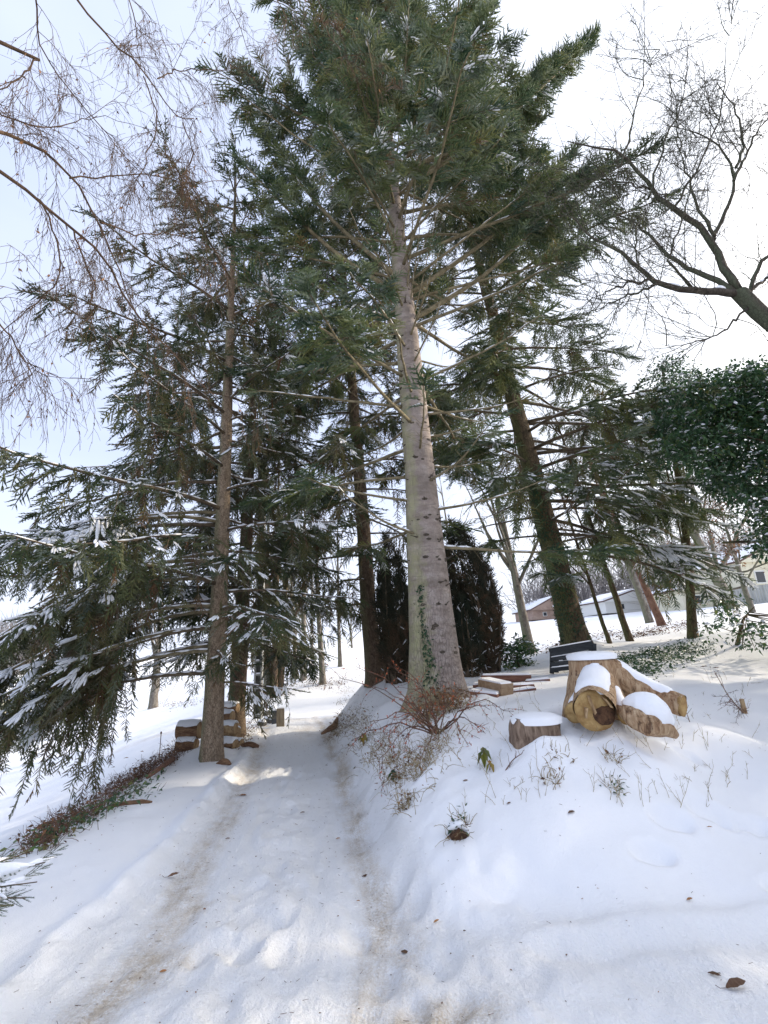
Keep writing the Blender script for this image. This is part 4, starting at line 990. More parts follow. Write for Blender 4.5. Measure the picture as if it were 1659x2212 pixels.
# wide bare cherry tree leaning in from the right
q = np.random.default_rng(22)
CY = 6.2
fork = at(1597, 632, CY)
cb = np.array([fork[0] + 3.1, fork[1] - .3, 0]); cb[2] = gz(cb[0], cb[1]) - .1
cherry = thing('cherry_tree', cb, 'leafless spreading tree leaning in from the upper right with mossy dark limbs', 'tree')
TP = curve_through([cb, cb + [-.1, 0, 1.2], cb + [-.6, .1, 2.6], (fork + cb) / 2 + [0.1, 0, 1.0], at(1659, 700, CY), fork], 18)
rough_trunk('trunk', TP, np.linspace(.22, .115, 18), M['cherry_bark'], cherry, 18, 3, .3, 4)
cl = [
    (.095, [((1597, 632), 6.2), ((1560, 560), 6.2), ((1535, 515), 6.2), ((1500, 480), 6.1), ((1440, 440), 6), ((1350, 345), 5.9), ((1290, 320), 5.8), ((1225, 305), 5.7)]),
    (.085, [((1597, 634), 6.2), ((1530, 632), 6.1), ((1460, 625), 6), ((1400, 600), 5.9), ((1330, 540), 5.8), ((1270, 495), 5.7), ((1215, 460), 5.6)]),
    (.07, [((1590, 632), 6.2), ((1540, 605), 6.3), ((1480, 580), 6.4), ((1420, 530), 6.4), ((1370, 480), 6.5), ((1320, 450), 6.5)]),
    (.05, [((1540, 520), 6.2), ((1560, 470), 6.2), ((1580, 420), 6.2), ((1590, 380), 6.2), ((1570, 330), 6.2), ((1540, 300), 6.2), ((1500, 290), 6.1), ((1440, 270), 6)]),
    (.04, [((1585, 390), 6.2), ((1640, 280), 6.3), ((1690, 220), 6.4)]),
    (.035, [((1590, 360), 6.2), ((1610, 310), 6.2), ((1590, 240), 6.2), ((1560, 190), 6.1), ((1500, 180), 6)]),
    (.04, [((1545, 512), 6.2), ((1500, 430), 6.1), ((1480, 370), 6.1), ((1470, 320), 6), ((1450, 280), 6)]),
    (.03, [((1470, 465), 6.05), ((1420, 410), 6), ((1350, 395), 5.9), ((1300, 380), 5.8), ((1260, 350), 5.7)]),
    (.028, [((1450, 455), 6), ((1500, 370), 5.9), ((1540, 300), 5.8), ((1560, 200), 5.7), ((1570, 130), 5.6), ((1580, 40), 5.5)]),
    (.028, [((1400, 430), 5.9), ((1440, 300), 5.8), ((1480, 200), 5.7), ((1490, 100), 5.6), ((1480, 60), 5.6)]),
    (.025, [((1340, 360), 5.85), ((1370, 240), 5.8), ((1400, 150), 5.7), ((1440, 90), 5.7)]),
    (.05, [((1605, 640), 6.2), ((1640, 580), 6.1), ((1700, 520), 6), ((1760, 400), 6)]),
    (.045, [((1605, 640), 6.2), ((1660, 600), 6.3), ((1760, 520), 6.4)]),
    (.03, [((1410, 600), 5.9), ((1330, 620), 5.7), ((1250, 670), 5.5)]),
    (.028, [((1420, 612), 5.9), ((1320, 655), 5.9), ((1260, 680), 5.9)]),
    (.03, [((1500, 628), 6.1), ((1440, 560), 5.9), ((1480, 450), 5.7), ((1530, 350), 5.6)]),
    (.028, [((1620, 660), 6.2), ((1560, 720), 6), ((1480, 750), 5.8), ((1420, 740), 5.7)]),
    (.02, [((1380, 575), 5.9), ((1375, 500), 5.8), ((1345, 440), 5.8), ((1360, 400), 5.8)]),
]
lv = []; sn = Acc()
for r0, l in cl:
    P = curve_through([at(a[0], a[1], Y_) for a, Y_ in l], 16); P[1:-1] += q.normal(0, .02, (14, 3)); lv.append(P)
    wd = Acc(); tubes(wd, P, r0 * .68 * (1 - np.linspace(0, .9, 16)), 8); wd.build('branch', M['cherry_bark'], cherry, True)
    for a in np.arange(0, .6, .08):
        if q.random() < .4 and r0 > .03:
            p_, dd_ = interp_curve(P, np.linspace(a, a + .07, 4))
            if dd_[0, 2] < .75: rr = r0 * (1 - .88 * a); tubes(sn, p_ + UP * rr * .7, np.array([.3, .8, .8, .3]) * rr * .7, 6)
sn.build('snow_cover', M['snow'], cherry, True, 'stuff')
LP = np.stack(lv); tw = Acc()
p, d, o_, t = along(LP, 12, q, .1, 1.)
P2_ = twist(p, norm(side_dirs(d, q, .9, len(p)) + UP * .25), q.uniform(.5, 1.7, len(p)) * (1.1 - .4 * t), q, 8, .16, up=.035)
tubes(tw, P2_, np.linspace(.007, .0024, 8), 4, cap=False)
p, d, o_, t = along(P2_, 8, q, .1, 1.)
P3 = twist(p, side_dirs(d, q, .85, len(p)), q.uniform(.15, .7, len(p)), q, 6, .18, up=.03)
tubes(tw, P3, np.linspace(.0038, .002, 6), 3, cap=False)
p, d, o_, t = along(P3, 4, q, .1, 1.)
P4 = twist(p, side_dirs(d, q, 1.0, len(p)), q.uniform(.03, .13, len(p)), q, 3, .2)
tubes(tw, P4, np.linspace(.0028, .0016, 3), 3, cap=False)
tw.build('twigs', M['cherry_bark'], cherry, False, 'stuff')

def bare_tree(name, label, px, py, guess, H, r0, q, lean=(0, 0), barkm='grey_bark', forks=9, cat='tree', group=None, twn=(6, 5), bmin=.3, up=.06, spread=.6, twr=.006, ivy=0, extra=None):
    b = on_ground(px, py, guess); bz = b[2] - .08
    root = thing(name, (b[0], b[1], bz), label, cat, group)
    P = trunk_axis((b[0], b[1], bz), lean, H, 1.0, 16, .035, q)
    rough_trunk('trunk', P, r0 * (1 - np.linspace(0, 1, 16)) ** .75 + .006, M[barkm], root, 12, 3, .35, int(q.integers(1, 99)))
    bs = []
    for k in range(forks):
        t = q.uniform(bmin, .92); c, d = interp_curve(P, np.array([t])); d2 = side_dirs(d, q, spread * q.uniform(.6, 1.4), 1); d2[:, 2] = np.abs(d2[:, 2])
        B = twist(c, d2, np.array([H * (1 - t) * q.uniform(.5, .95) + .4]), q, 9, .10, up=up)[0]; bs.append(B)
        wd = Acc(); tubes(wd, B, r0 * .5 * (1 - t * .7) * (1 - np.linspace(0, .9, 9)) + .003, 5); wd.build('branch', M[barkm], root, True)
    tw = Acc(); LPb = np.stack(bs + [P[np.linspace(5, 15, 9).astype(int)]])
    p, d, o_, t = along(LPb, twn[0], q, .15, 1.)
    A1 = twist(p, side_dirs(d, q, .75, len(p)), q.uniform(.3, 1.1, len(p)) * H / 6, q, 6, .16, up=up * .5)
    tubes(tw, A1, np.linspace(twr, twr * .4, 6), 3, cap=False)
    p, d, o_, t = along(A1, twn[1], q, .15, 1.)
    A2 = twist(p, side_dirs(d, q, .8, len(p)), q.uniform(.12, .5, len(p)) * H / 6, q, 4, .18)
    tubes(tw, A2, np.linspace(twr * .5, twr * .25, 4), 3, cap=False)
    tw.build('twigs', M[barkm], root, False, 'stuff')
    return root, P, A1, A2

q = np.random.default_rng(31)
bare_tree('birch_tree', 'forked pale grey tree behind the round green bush, snow in its crook', 1148, 1412, 14, 8.5, .17, q, (-.9, 0), 'grey_bark', 11, twn=(8, 6), bmin=.22, spread=.55)
bare_tree('young_tree', 'thin straight grey trunk right of the stone heap, first of the pair with touching feet', 578, 1500, 19, 9, .14, q, (-.1, 0), 'grey_bark', 6, twn=(5, 4))
bare_tree('young_tree', 'curved brownish trunk whose foot touches its straighter neighbour, behind the post', 602, 1502, 19, 8.5, .15, q, (.35, 0), 'dark_bark', 6, twn=(5, 4))
bare_tree('young_tree', 'slim mossy trunk alone on the far bank above the lane end', 655, 1470, 19.5, 9, .12, q, (.1, 0), 'grey_bark', 6, twn=(5, 4))
bare_tree('young_tree', 'crooked slim trunk at the leafy bank, left of the brown-trunked spruce', 698, 1478, 18.5, 8, .12, q, (-.4, 0), 'grey_bark', 6, twn=(5, 4))
bare_tree('young_tree', 'thin dark trunk right behind the ivy-clad leaning spruce', 1264, 1378, 15, 7, .07, q, (-.9, 0), 'ivy_bark', 5, twn=(4, 4))
bare_tree('young_tree', 'thinnest leaning sapling between the ivy-clad spruce and the snow-footed trunk', 1318, 1390, 14, 5.5, .05, q, (-.9, 0), 'ivy_bark', 5, twn=(4, 3))
bare_tree('young_tree', 'mossy leaning trunk with snow heaped at its foot, behind the ground ivy', 1362, 1385, 14.5, 7, .085, q, (-1.1, 0), 'ivy_bark', 5, twn=(4, 4))
bare_tree('young_tree', 'leaning reddish brown trunk under the low snowy boughs at the right', 1432, 1352, 16, 7.5, .13, q, (-1.9, 0), 'red_bark', 5, twn=(4, 4))
bare_tree('young_tree', 'grey forked trunk just left of the reddish brown one', 1405, 1345, 18, 8, .16, q, (-1.6, 0), 'grey_bark', 6, twn=(5, 4))
bare_tree('young_tree', 'pale trunk seen between the thick fir trunk and the dark cypress', 1003, 1400, 17, 9, .12, q, (-.5, 0), 'grey_bark', 6, twn=(5, 4))
bare_tree('young_tree', 'broad pale trunk on the far slope behind the hanging spruce boughs', 330, 1530, 24, 8, .24, q, (.2, 0), 'grey_bark', 8, twn=(6, 5))
bare_tree('ash_tree', 'bare grey tree leaning left behind the evergreen at the right edge', 1582, 1315, 19, 9.5, .26, q, (-2.6, 0), 'grey_bark', 12, twn=(8, 6), bmin=.2, spread=.8)
bare_tree('shrub', 'bare brown thicket growing on the slope beyond the stumps', 1300, 1300, 30, 3.5, .05, q, (0, 0), 'red_bark', 12, cat='shrub', twn=(9, 6), bmin=.05)
bare_tree('shrub', 'snowy bare thicket right of the brown-trunked spruce, on the far slope', 760, 1400, 24, 5, .06, q, (0, 0), 'grey_bark', 10, cat='shrub', twn=(8, 6), bmin=.08)
bare_tree('young_tree', 'slender grey tree far back between the slim trunks left of centre', 545, 1430, 26, 8, .11, q, (0, 0), 'grey_bark', 8, twn=(7, 5))
for k_, (px_, py_, g_, l_) in enumerate(((617, 1440, 26, 'faint slim trunk far back, directly above the short timber post'), (675, 1425, 28, 'far slim trunk between the mossy and the crooked slim trunks'), (735, 1440, 25, 'far slim trunk just left of the brown-trunked spruce'), (530, 1450, 24, 'far slim trunk seen left of the concrete pole'), (640, 1465, 21, 'thin forking sapling beside the slim mossy trunk'))):
    bare_tree('young_tree', l_, px_, py_, g_, 8, .09, q, (q.normal(0, .3), 0), 'grey_bark', 9, twn=(7, 5), bmin=.12)
bare_tree('shrub', 'twiggy leafless hazel standing behind the slim crooked trunk', 640, 1400, 26, 6, .07, q, (0, 0), 'grey_bark', 10, cat='shrub', twn=(8, 6), bmin=.1)

# beech keeping its russet leaves, in front of the yellow house
q = np.random.default_rng(33)
_, bpP, A1, A2 = bare_tree('beech_tree', 'low beech still holding russet leaves in front of the yellow house', 1625, 1322, 21, 4.6, .10, q, (-.3, 0), 'grey_bark', 14, twn=(9, 7), bmin=.12, spread=1.1, up=-.01)
lf = Acc(); p, d, o_, t = along(A2, 2, q, .2, 1); k = q.random(len(p)) < .8
stamp(lf, *LF, p[k], norm(d[k] + q.normal(0, .6, (k.sum(), 3))), norm(q.normal(0, 1, (k.sum(), 3)) + UP), q.uniform(.07, .13, k.sum()), q.random(k.sum()) * .9)
lf.build('leaves', M['leaf_brown'], _, False, 'stuff')
# ------------------------------------------------------------------ evergreens with leaves, cypresses, shrubs
def in_poly(px, py, poly):
    c = np.zeros(len(px), bool); n = len(poly)
    for i in range(n):
        x1, y1 = poly[i]; x2, y2 = poly[(i + 1) % n]
        k = ((y1 > py) != (y2 > py)) & (px < (x2 - x1) * (py - y1) / (y2 - y1 + 1e-9) + x1); c ^= k
    return c

def leaf_clumps(acc, snow, cen, rad, q, per, size, tint, tv=.2, hang=.2, snowf=.25, flat=.6, tipdown=.3):
    """cen (N,3), rad (N,): rosettes of leaves round clump centres"""
    N_ = len(cen); own = np.repeat(np.arange(N_), per); n = len(own)
    o = norm(q.normal(0, 1, (n, 3)) * [1, 1, flat]); r = rad[own] * q.random(n) ** .4
    p = cen[own] + o * r[:, None] * [1, 1, flat]; p[:, 2] -= hang * q.random(n) * rad[own]
    d = norm(o + q.normal(0, .5, (n, 3)) - UP * tipdown); up = norm(UP + o * .7 + q.normal(0, .4, (n, 3)))
    t = np.clip(tint + q.normal(0, tv, N_)[own] * .6 + q.normal(0, tv, n) * .6, 0, 1)
    stamp(acc, *LF, p, d, up, size * q.uniform(.7, 1.3, n), t)
    k = (q.random(n) < snowf) & (o[:, 2] > -.1)
    if snow is not None and k.any():
        T5 = np.array([[0, 0, 0], [.5, .3, .02], [1, 0, -.05], [.5, -.3, .02], [.5, 0, .22]]); TT = np.array([[0, 4, 1], [1, 4, 2], [2, 4, 3], [3, 4, 0]])
        stamp(snow, T5, TT, p[k] + UP * .012, d[k] * [1, 1, .3] + 1e-4, UP + 0 * d[k], size * q.uniform(.9, 1.7, k.sum()), 0.)

q = np.random.default_rng(41)
# dense ivy-laden tree at the right edge
root_b = np.array([9.3, 9.6, 0]); root_b[2] = gz(*root_b[:2]) - .1
ivyt = thing('ivy_clad_tree', root_b, 'broad dark evergreen mass of glossy leaves hanging in at the right edge, dusted with snow', 'tree')
P = curve_through([root_b, root_b + [-.1, 0, 2], root_b + [-.3, 0, 4], root_b + [-.6, 0, 5.6]], 12)
rough_trunk('trunk', P, np.linspace(.3, .1, 12), M['ivy_bark'], ivyt, 16, 3, .3, 5)
poly = [(1418, 900), (1428, 850), (1490, 830), (1500, 800), (1560, 800), (1600, 785), (1700, 780), (2100, 760), (2150, 1100), (1800, 1180), (1668, 1170), (1650, 1198), (1622, 1198), (1618, 1120), (1585, 1080), (1530, 1060), (1520, 1020), (1440, 1000), (1425, 960)]
pp = q.uniform([1400, 750], [2160, 1210], (3800, 2)); pp = pp[in_poly(pp[:, 0], pp[:, 1], poly)]
cen = np.array([at(a, b, q.uniform(8.3, 10.6)) for a, b in pp]); fl, sn = Acc(), Acc()
leaf_clumps(fl, sn, cen, q.uniform(.12, .28, len(cen)), q, 22, .10, .42, .3, .3, .10)
for tgt in cen[q.integers(0, len(cen), 40)]:
    s = ploc(P, root_b[2] + q.uniform(2.6, 5)); wd = Acc(); tubes(wd, curve_through([s, (s + tgt) / 2 + [0, 0, .25], tgt], 7), np.linspace(.04, .008, 7), 5); wd.build('branch', M['ivy_bark'], ivyt, True)
s = ploc(P, root_b[2] + 2.2); wd = Acc(); tubes(wd, curve_through([s, at(1659, 1168, 9.4), at(1562, 1172, 9.2)], 9), np.linspace(.06, .02, 9), 6); wd.build('branch', M['ivy_bark'], ivyt, True)
fl.build('leaves', M['leaf_green'], ivyt, False, 'stuff'); sn.build('snow_cover', M['snow'], ivyt, False, 'stuff')

def poly_tree(name, label, cat, base, poly, bbox, Yr, n, rad, per, size, tint, needle, snowf, nbr=14, barkm='ivy_bark', r0=.12, seed=1, hang=.2):
    q = np.random.default_rng(seed); base = np.array(base, float); base[2] = gz(base[0], base[1]) - .08
    root = thing(name, base, label, cat); pp = q.uniform(bbox[:2], bbox[2:], (n, 2)); pp = pp[in_poly(pp[:, 0], pp[:, 1], poly)]
    cen = np.array([at(a, b, q.uniform(*Yr)) for a, b in pp]); top = cen[:, 2].max()
    P = curve_through([base, base * .5 + [cen[:, 0].mean() * .5, cen[:, 1].mean() * .5, (base[2] * .5 + (top) * .25)], [cen[:, 0].mean(), cen[:, 1].mean(), top - .2]], 10)
    rough_trunk('trunk', P, np.linspace(r0, r0 * .25, 10), M[barkm], root, 12, 3, .3, seed)
    fl, sn = Acc(), Acc(); leaf_clumps(fl, sn, cen, q.uniform(rad[0], rad[1], len(cen)), q, per, size, tint, .22, hang, snowf)
    for tgt in cen[q.integers(0, len(cen), nbr)]:
        s = interp_curve(P, np.array([q.uniform(.1, .8)]))[0][0]; wd = Acc(); tubes(wd, curve_through([s, (s + tgt) / 2, tgt], 5), np.linspace(r0 * .25, .006, 5), 4); wd.build('branch', M[barkm], root, True)
    fl.build('leaves', M[needle], root, False, 'stuff'); sn.build('snow_cover', M['snow'], root, False, 'stuff'); return root

poly_tree('ivy_clad_tree', 'small leafy evergreen top between the spruce boughs and the dark mass at right', 'tree', (7.6, 13.0, 0),
          [(1395, 850), (1400, 800), (1440, 768), (1490, 790), (1500, 830), (1470, 900), (1440, 930), (1390, 900)], (1380, 760, 1510, 940), (12, 13.4), 160, (.18, .36), 26, .10, .45, 'leaf_green', .10, seed=3)
b = on_ground(1590, 1392, 10)
poly_tree('holly_bush', 'sprawling glossy-leaved bush on the bank at the right edge, snow between its leaves', 'shrub', (b[0], b[1], 0),
          [(1522, 1392), (1530, 1330), (1550, 1290), (1575, 1262), (1600, 1290), (1590, 1335), (1659, 1330), (1740, 1320), (1740, 1395), (1600, 1400)], (1515, 1255, 1745, 1405), (9.8, 11), 105, (.10, .22), 11, .10, .45, 'leaf_green', .22, seed=4, r0=.05)
b = on_ground(1120, 1442, 12.5)
poly_tree('rhododendron_bush', 'round glossy green bush with snow on top, right of the dark cypress', 'shrub', (b[0], b[1], 0),
          [(1086, 1440), (1082, 1405), (1100, 1385), (1125, 1375), (1150, 1390), (1158, 1420), (1150, 1445)], (1080, 1370, 1160, 1447), (b[1] - .3, b[1] + .4), 130, (.08, .16), 16, .085, .62, 'leaf_green', .10, seed=5, r0=.04)
b = on_ground(872, 1474, 12.5)
poly_tree('laurel_bush', 'low green laurel tucked behind the left edge of the thick fir trunk', 'shrub', (b[0], b[1], 0),
          [(840, 1474), (838, 1430), (860, 1405), (905, 1400), (910, 1474)], (835, 1398, 915, 1476), (12.2, 12.9), 110, (.08, .16), 14, .10, .4, 'leaf_green', .05, seed=6, r0=.04)

def cypress(label, px, py, guess, H, prof, lean, seed, snow=.06, tint=.35, strokes=150):
    q = np.random.default_rng(seed); b = on_ground(px, py, guess); bz = b[2] - .05
    root = thing('cypress_tree', (b[0], b[1], bz), label, 'tree'); fl, sn = Inst(), Inst(); wd = Acc()
    n = strokes; a = q.uniform(0, 6.28, n); hh = q.uniform(.12, 1, n) ** .8
    ts = np.linspace(0, 1, 9); Ps = []
    for k in range(n):
        h = hh[k] * H; r = np.interp(ts * hh[k], prof[0], prof[1]) * q.uniform(.55, 1.1)
        z = ts * h; x = lean[0] * (z / H) + np.cos(a[k]) * r; y = lean[1] * (z / H) + np.sin(a[k]) * r
        Ps.append(np.stack([b[0] + x, b[1] + y, bz + z], -1))
    Ps = np.array(Ps); tubes(wd, Ps[:46], np.linspace(.03, .006, 9), 4); 
    wd.build('stems', M['branch_dark'], root, True, 'stuff')
    p, d, o_, t = along(Ps, 22, q, .12, 1.)
    dd = norm(d + q.normal(0, .35, d.shape)); c = np.array([b[0], b[1], 0]); up = norm((p - c) * [1, 1, 0] + q.normal(0, .4, d.shape))
    ti = np.clip(tint + q.normal(0, .2, len(p)) + (p[:, 2] - bz < H * .35) * .3, 0, 1)
    w_ = q.integers(0, 3, len(p))
    for j in range(3):
        m = w_ == j; fl.add(*SPR_S[j], p[m], dd[m], up[m], q.uniform(.6, 1.0, m.sum()), ti[m])
    k = q.random(len(p)) < snow * 1.4; sn.add(*PAD[0], p[k] + (up[k] * .05), norm(dd[k] * [1, 1, .4] + 1e-3), UP + 0 * dd[k], q.uniform(.25, .6, k.sum()), 0.)
    fl.build('foliage', M['cypress'], root, False, 'stuff'); sn.build('snow_cover', M['snow'], root, True, 'stuff')
PR = ([0, .1, .35, .6, .85, 1], [.16, .24, .50, .52, .30, .05])
cypress('tall dark brown columnar cypress between the thick fir trunk and the round green bush', 1063, 1452, 12.2, 3.5, PR, (-.55, 0), 51, .10, .35, 130)
cypress('small dark cypress close against the foot of the tall dark brown one', 1018, 1462, 11.6, 1.7, ([0, .3, .7, 1], [.12, .22, .2, .04]), (-.05, 0), 52, .10, .1, 45)
cypress('wide dark cypress behind the bank, between the brown spruce trunk and the thick fir trunk', 868, 1470, 13.2, 3.3, ([0, .15, .5, .8, 1], [.30, .34, .36, .24, .06]), (-.15, 0), 53, .03, .25, 100)

# ------------------------------------------------------------------ ground cover and undergrowth
def scatter(name, pts, q, blades, leaves, size, matb, matl, lsize, ltint=.4, spread=.12, kind='stuff', lay=.5, snow=False, label=None, cat=None, droop=.5):
    """pts (N,3): at each a few stalks and leaves, as one mass"""
    N_ = len(pts); w_ = Acc(); lf = Acc(); root = None
    if label: root = thing(name, pts.mean(0), label, cat); root['kind'] = kind
    if blades:
        own = np.repeat(np.arange(N_), blades); n = len(own); p = pts[own] + q.normal(0, spread, (n, 3)) * [1, 1, 0]
        p[:, 2] = ground_h(p[:, 0], p[:, 1]) - .01
        S = twist(p, norm(q.normal(0, lay, (n, 3)) + UP), size * q.uniform(.4, 1.4, n), q, 5, .25, grav=droop * .3)
        tubes(w_, S, np.linspace(.0035, .0015, 5), 3, cap=False, a=q.random(n))
        b = w_.build('stalks' if root else name, matb, root, False, kind)
    if leaves:
        own = np.repeat(np.arange(N_), leaves); n = len(own); p = pts[own] + q.normal(0, spread, (n, 3)) * [1, 1, 0]
        p[:, 2] = ground_h(p[:, 0], p[:, 1]) + q.uniform(0, size * .8, n)
        stamp(lf, *LF, p, norm(q.normal(0, 1, (n, 3)) * [1, 1, .4] - UP * .3), norm(UP + q.normal(0, .5, (n, 3))), lsize * q.uniform(.6, 1.4, n), np.clip(ltint + q.normal(0, .25, n), 0, 1))
        b = lf.build('leaves' if root else name, matl, root, False, kind)
    return root

def ground_pts(poly_or_line, n, q, guess, jit=8):
    L_ = np.array(poly_or_line, float); t = q.uniform(0, len(L_) - 1, n) * .9999; i = t.astype(int); f = (t - i)[:, None]
    p = L_[i] * (1 - f) + L_[i + 1] * f + q.normal(0, jit, (n, 2)) * [1, .6]
    return np.array([on_ground(a, b, guess) for a, b in p])

q = np.random.default_rng(61)
pts = ground_pts([(70, 1835), (130, 1790), (200, 1745), (260, 1705), (320, 1670), (385, 1630)], 85, q, 7, 11)
scatter('brambles', pts, q, 15, 16, .26, M['stem'], M['leaf_brown'], .05, .12, .10, label='dead brown bramble strip along the ledge below the left verge', cat='brambles', droop=.9)
pts2 = ground_pts([(60, 1835), (150, 1795), (260, 1740), (330, 1690)], 45, q, 7, 10)
scatter('weeds', pts2, q, 3, 9, .18, M['stem'], M['leaf_green'], .07, .6, .10, label='green weed leaves poking from the snow under the brambles', cat='weeds')
pts = ground_pts([(745, 1495), (735, 1540), (725, 1585), (760, 1560), (800, 1600), (840, 1650), (870, 1700)], 60, q, 10, 8)
scatter('undergrowth', pts, q, 12, 7, .2, M['dry'], M['leaf_brown'], .045, .15, .10, label='dry grass and brown leaves overhanging the bank on the right side of the lane', cat='undergrowth', droop=1.2)
pts = ground_pts([(1310, 1440), (1380, 1420), (1450, 1410), (1520, 1395), (1440, 1440), (1350, 1460), (1500, 1375)], 150, q, 10.5, 13)
scatter('ground_ivy', pts, q, 0, 15, .12, M['stem'], M['leaf_green'], .065, .3, .12, label='dark ivy leaves showing through the snow on the bank behind the big stump', cat='ivy')
pts = ground_pts([(1270, 1365), (1340, 1372), (1420, 1366), (1500, 1350), (1180, 1400), (1250, 1400)], 110, q, 15, 10)
scatter('leaf_litter', pts, q, 2, 10, .12, M['dry'], M['leaf_brown'], .07, .15, .2, label='brown leaf litter under the thin trunks on the right', cat='leaf litter')
pts = ground_pts([(580, 1480), (640, 1478), (700, 1480), (760, 1475), (680, 1490), (340, 1525), (420, 1520)], 90, q, 18, 9)
scatter('leaf_litter', pts, q, 4, 8, .16, M['dry'], M['leaf_brown'], .07, .1, .25, label='tangle of dead stalks and leaves along the far bank beyond the lane', cat='leaf litter')
pts = ground_pts([(930, 1505), (950, 1515), (990, 1530), (900, 1540), (930, 1560)], 34, q, 7.5, 12)
scatter('dead_bracken', pts, q, 16, 22, .26, M['dry'], M['leaf_brown'], .06, .35, .10, label='curled brown leaves and stalks heaped in front of the thick fir trunk', cat='dead leaves', droop=.8)
pts = ground_pts([(840, 1600), (900, 1640), (960, 1600), (880, 1680), (830, 1640), (900, 1720)], 40, q, 6.5, 20)
scatter('dry_grass', pts, q, 14, 3, .2, M['dry'], M['leaf_brown'], .035, .3, .09, label='thin bleached grass on the bank below the red-leaved shrub', cat='grass', droop=.8)
pts = ground_pts([(520, 1600), (540, 1570), (545, 1590), (490, 1620)], 22, q, 11, 8)
scatter('undergrowth', pts, q, 7, 9, .15, M['dry'], M['leaf_brown'], .05, .1, .1, label='dark litter on the left verge between the log stack and the lane', cat='undergrowth')
# tussock with a dark hollow on the face of the mound
for (px, py, lab, n_, sz, dark) in ((992, 1808, 'dark grassy tussock under a snow cap on the face of the mound', 4, .16, 1), (1195, 1690, 'small pale grass tuft below the low stump', 2, .12, 0), (1325, 1640, 'pale grass tuft between the root chunk and the small stump', 2, .11, 0),
                                (1205, 1650, 'wispy stalks right beneath the low stump', 2, .14, 0), (880, 1745, 'drooping dry grass tuft at the foot of the bank beside the lane', 4, .17, 0), (1330, 1705, 'short mixed tuft on the slope below the stumps', 2, .08, 1)):
    b = on_ground(px, py, 4.5); r_ = scatter('grass_tuft', np.array([b + q.normal(0, .03, 3) * [1, 1, 0] for _ in range(n_ * 2)]), q, 7, 7 if dark else 2, sz, M['dry'], M['leaf_green'] if dark else M['leaf_brown'], .04, .15, .035, kind='thing', label=lab, cat='grass tuft')
    if dark and n_ > 2:
        a_ = Acc(); tubes(a_, np.array([[b[0] - .06, b[1] - .03, b[2] - .01], [b[0], b[1] - .035, b[2] + .03], [b[0] + .06, b[1] - .03, b[2]]]), np.array([.03, .045, .03]), 7); a_.build('earth', M['rot'], r_, True)
        a_ = Acc(); tubes(a_, np.array([[b[0] - .08, b[1] + .02, b[2] + .06], [b[0], b[1] + .01, b[2] + .09], [b[0] + .08, b[1] + .02, b[2] + .05]]), np.array([.02, .04, .02]), 8); a_.build('snow_cap', M['snow'], r_, True)

# barberry-like shrub with orange leaves in front of the fir
q = np.random.default_rng(71)
b = on_ground(945, 1585, 6.3)
sh = thing('barberry_shrub', b, 'arching thorny shrub with small orange-red leaves in front of the thick fir trunk', 'shrub')
tg = [((770, 1440), 7.2), ((850, 1440), 7.0), ((800, 1480), 6.8), ((730, 1460), 7.3), ((880, 1450), 6.9), ((860, 1510), 6.3), ((800, 1560), 6.0), ((760, 1600), 6.2), ((820, 1640), 5.8), ((1000, 1490), 6.3), ((1060, 1530), 6.0), ((1110, 1545), 6.2), ((990, 1560), 5.8), ((1050, 1600), 5.6), ((870, 1600), 5.8), ((930, 1480), 6.4), ((910, 1500), 6.6), ((840, 1590), 5.7), ((900, 1660), 5.5), ((1010, 1620), 5.5)]
Ps = []
for (px_, Y_) in tg:
    e = at(px_[0], px_[1], Y_); e[2] = max(e[2], gz(e[0], e[1]) + .05); m = (b + e) / 2 + UP * .18 + q.normal(0, .05, 3)
    P = curve_through([b + q.normal(0, .04, 3) * [1, 1, 0], m, e], 10); P[1:] += q.normal(0, .012, (9, 3)); Ps.append(P)
    wd = Acc(); tubes(wd, P, np.linspace(.009, .003, 10), 4); wd.build('stem', M['stem'], sh, True)
Ps = np.array(Ps); tw = Acc(); p, d, o_, t = along(Ps, 6, q, .4, 1)
A1 = twist(p, side_dirs(d, q, .8, len(p)), q.uniform(.10, .4, len(p)), q, 5, .2, grav=.05); tubes(tw, A1, np.linspace(.003, .0014, 5), 3, cap=False); tw.build('twigs', M['stem'], sh, False, 'stuff')
lf = Acc(); p, d, o_, t = along(np.concatenate([A1, Ps[:, ::2]]), 5, q, .1, 1); k = q.random(len(p)) < .8; p, d = p[k], d[k]
stamp(lf, *LF, p, norm(d + q.normal(0, .8, d.shape)), norm(q.normal(0, 1, d.shape) + UP), q.uniform(.018, .04, len(p)), q.random(len(p))); lf.build('leaves', M['berry'], sh, False, 'stuff')

# reddish twiggy sapling by the stake, right of the stump
b = on_ground(1605, 1540, 5.6)
sh = thing('bare_shrub', b, 'small leafless shrub with dull red twigs leaning left over the snow at the right', 'shrub')
P = curve_through([b, at(1570, 1500, 5.6), at(1543, 1450, 5.6)], 9); wd = Acc(); tubes(wd, P, np.linspace(.010, .003, 9), 5); wd.build('stem', M['stem'], sh, True)
tw = Acc(); p, d, o_, t = along(P[None], 26, q, .1, 1); A1 = twist(p, norm(side_dirs(d, q, .8, len(p))), q.uniform(.06, .26, len(p)), q, 5, .15); tubes(tw, A1, np.linspace(.003, .0013, 5), 3, cap=False)
p, d, o_, t = along(A1, 4, q, .2, 1); A2 = twist(p, side_dirs(d, q, .8, len(p)), q.uniform(.02, .07, len(p)), q, 3, .15); tubes(tw, A2, np.linspace(.002, .0013, 3), 3, cap=False); tw.build('twigs', M['stem'], sh, False, 'stuff')

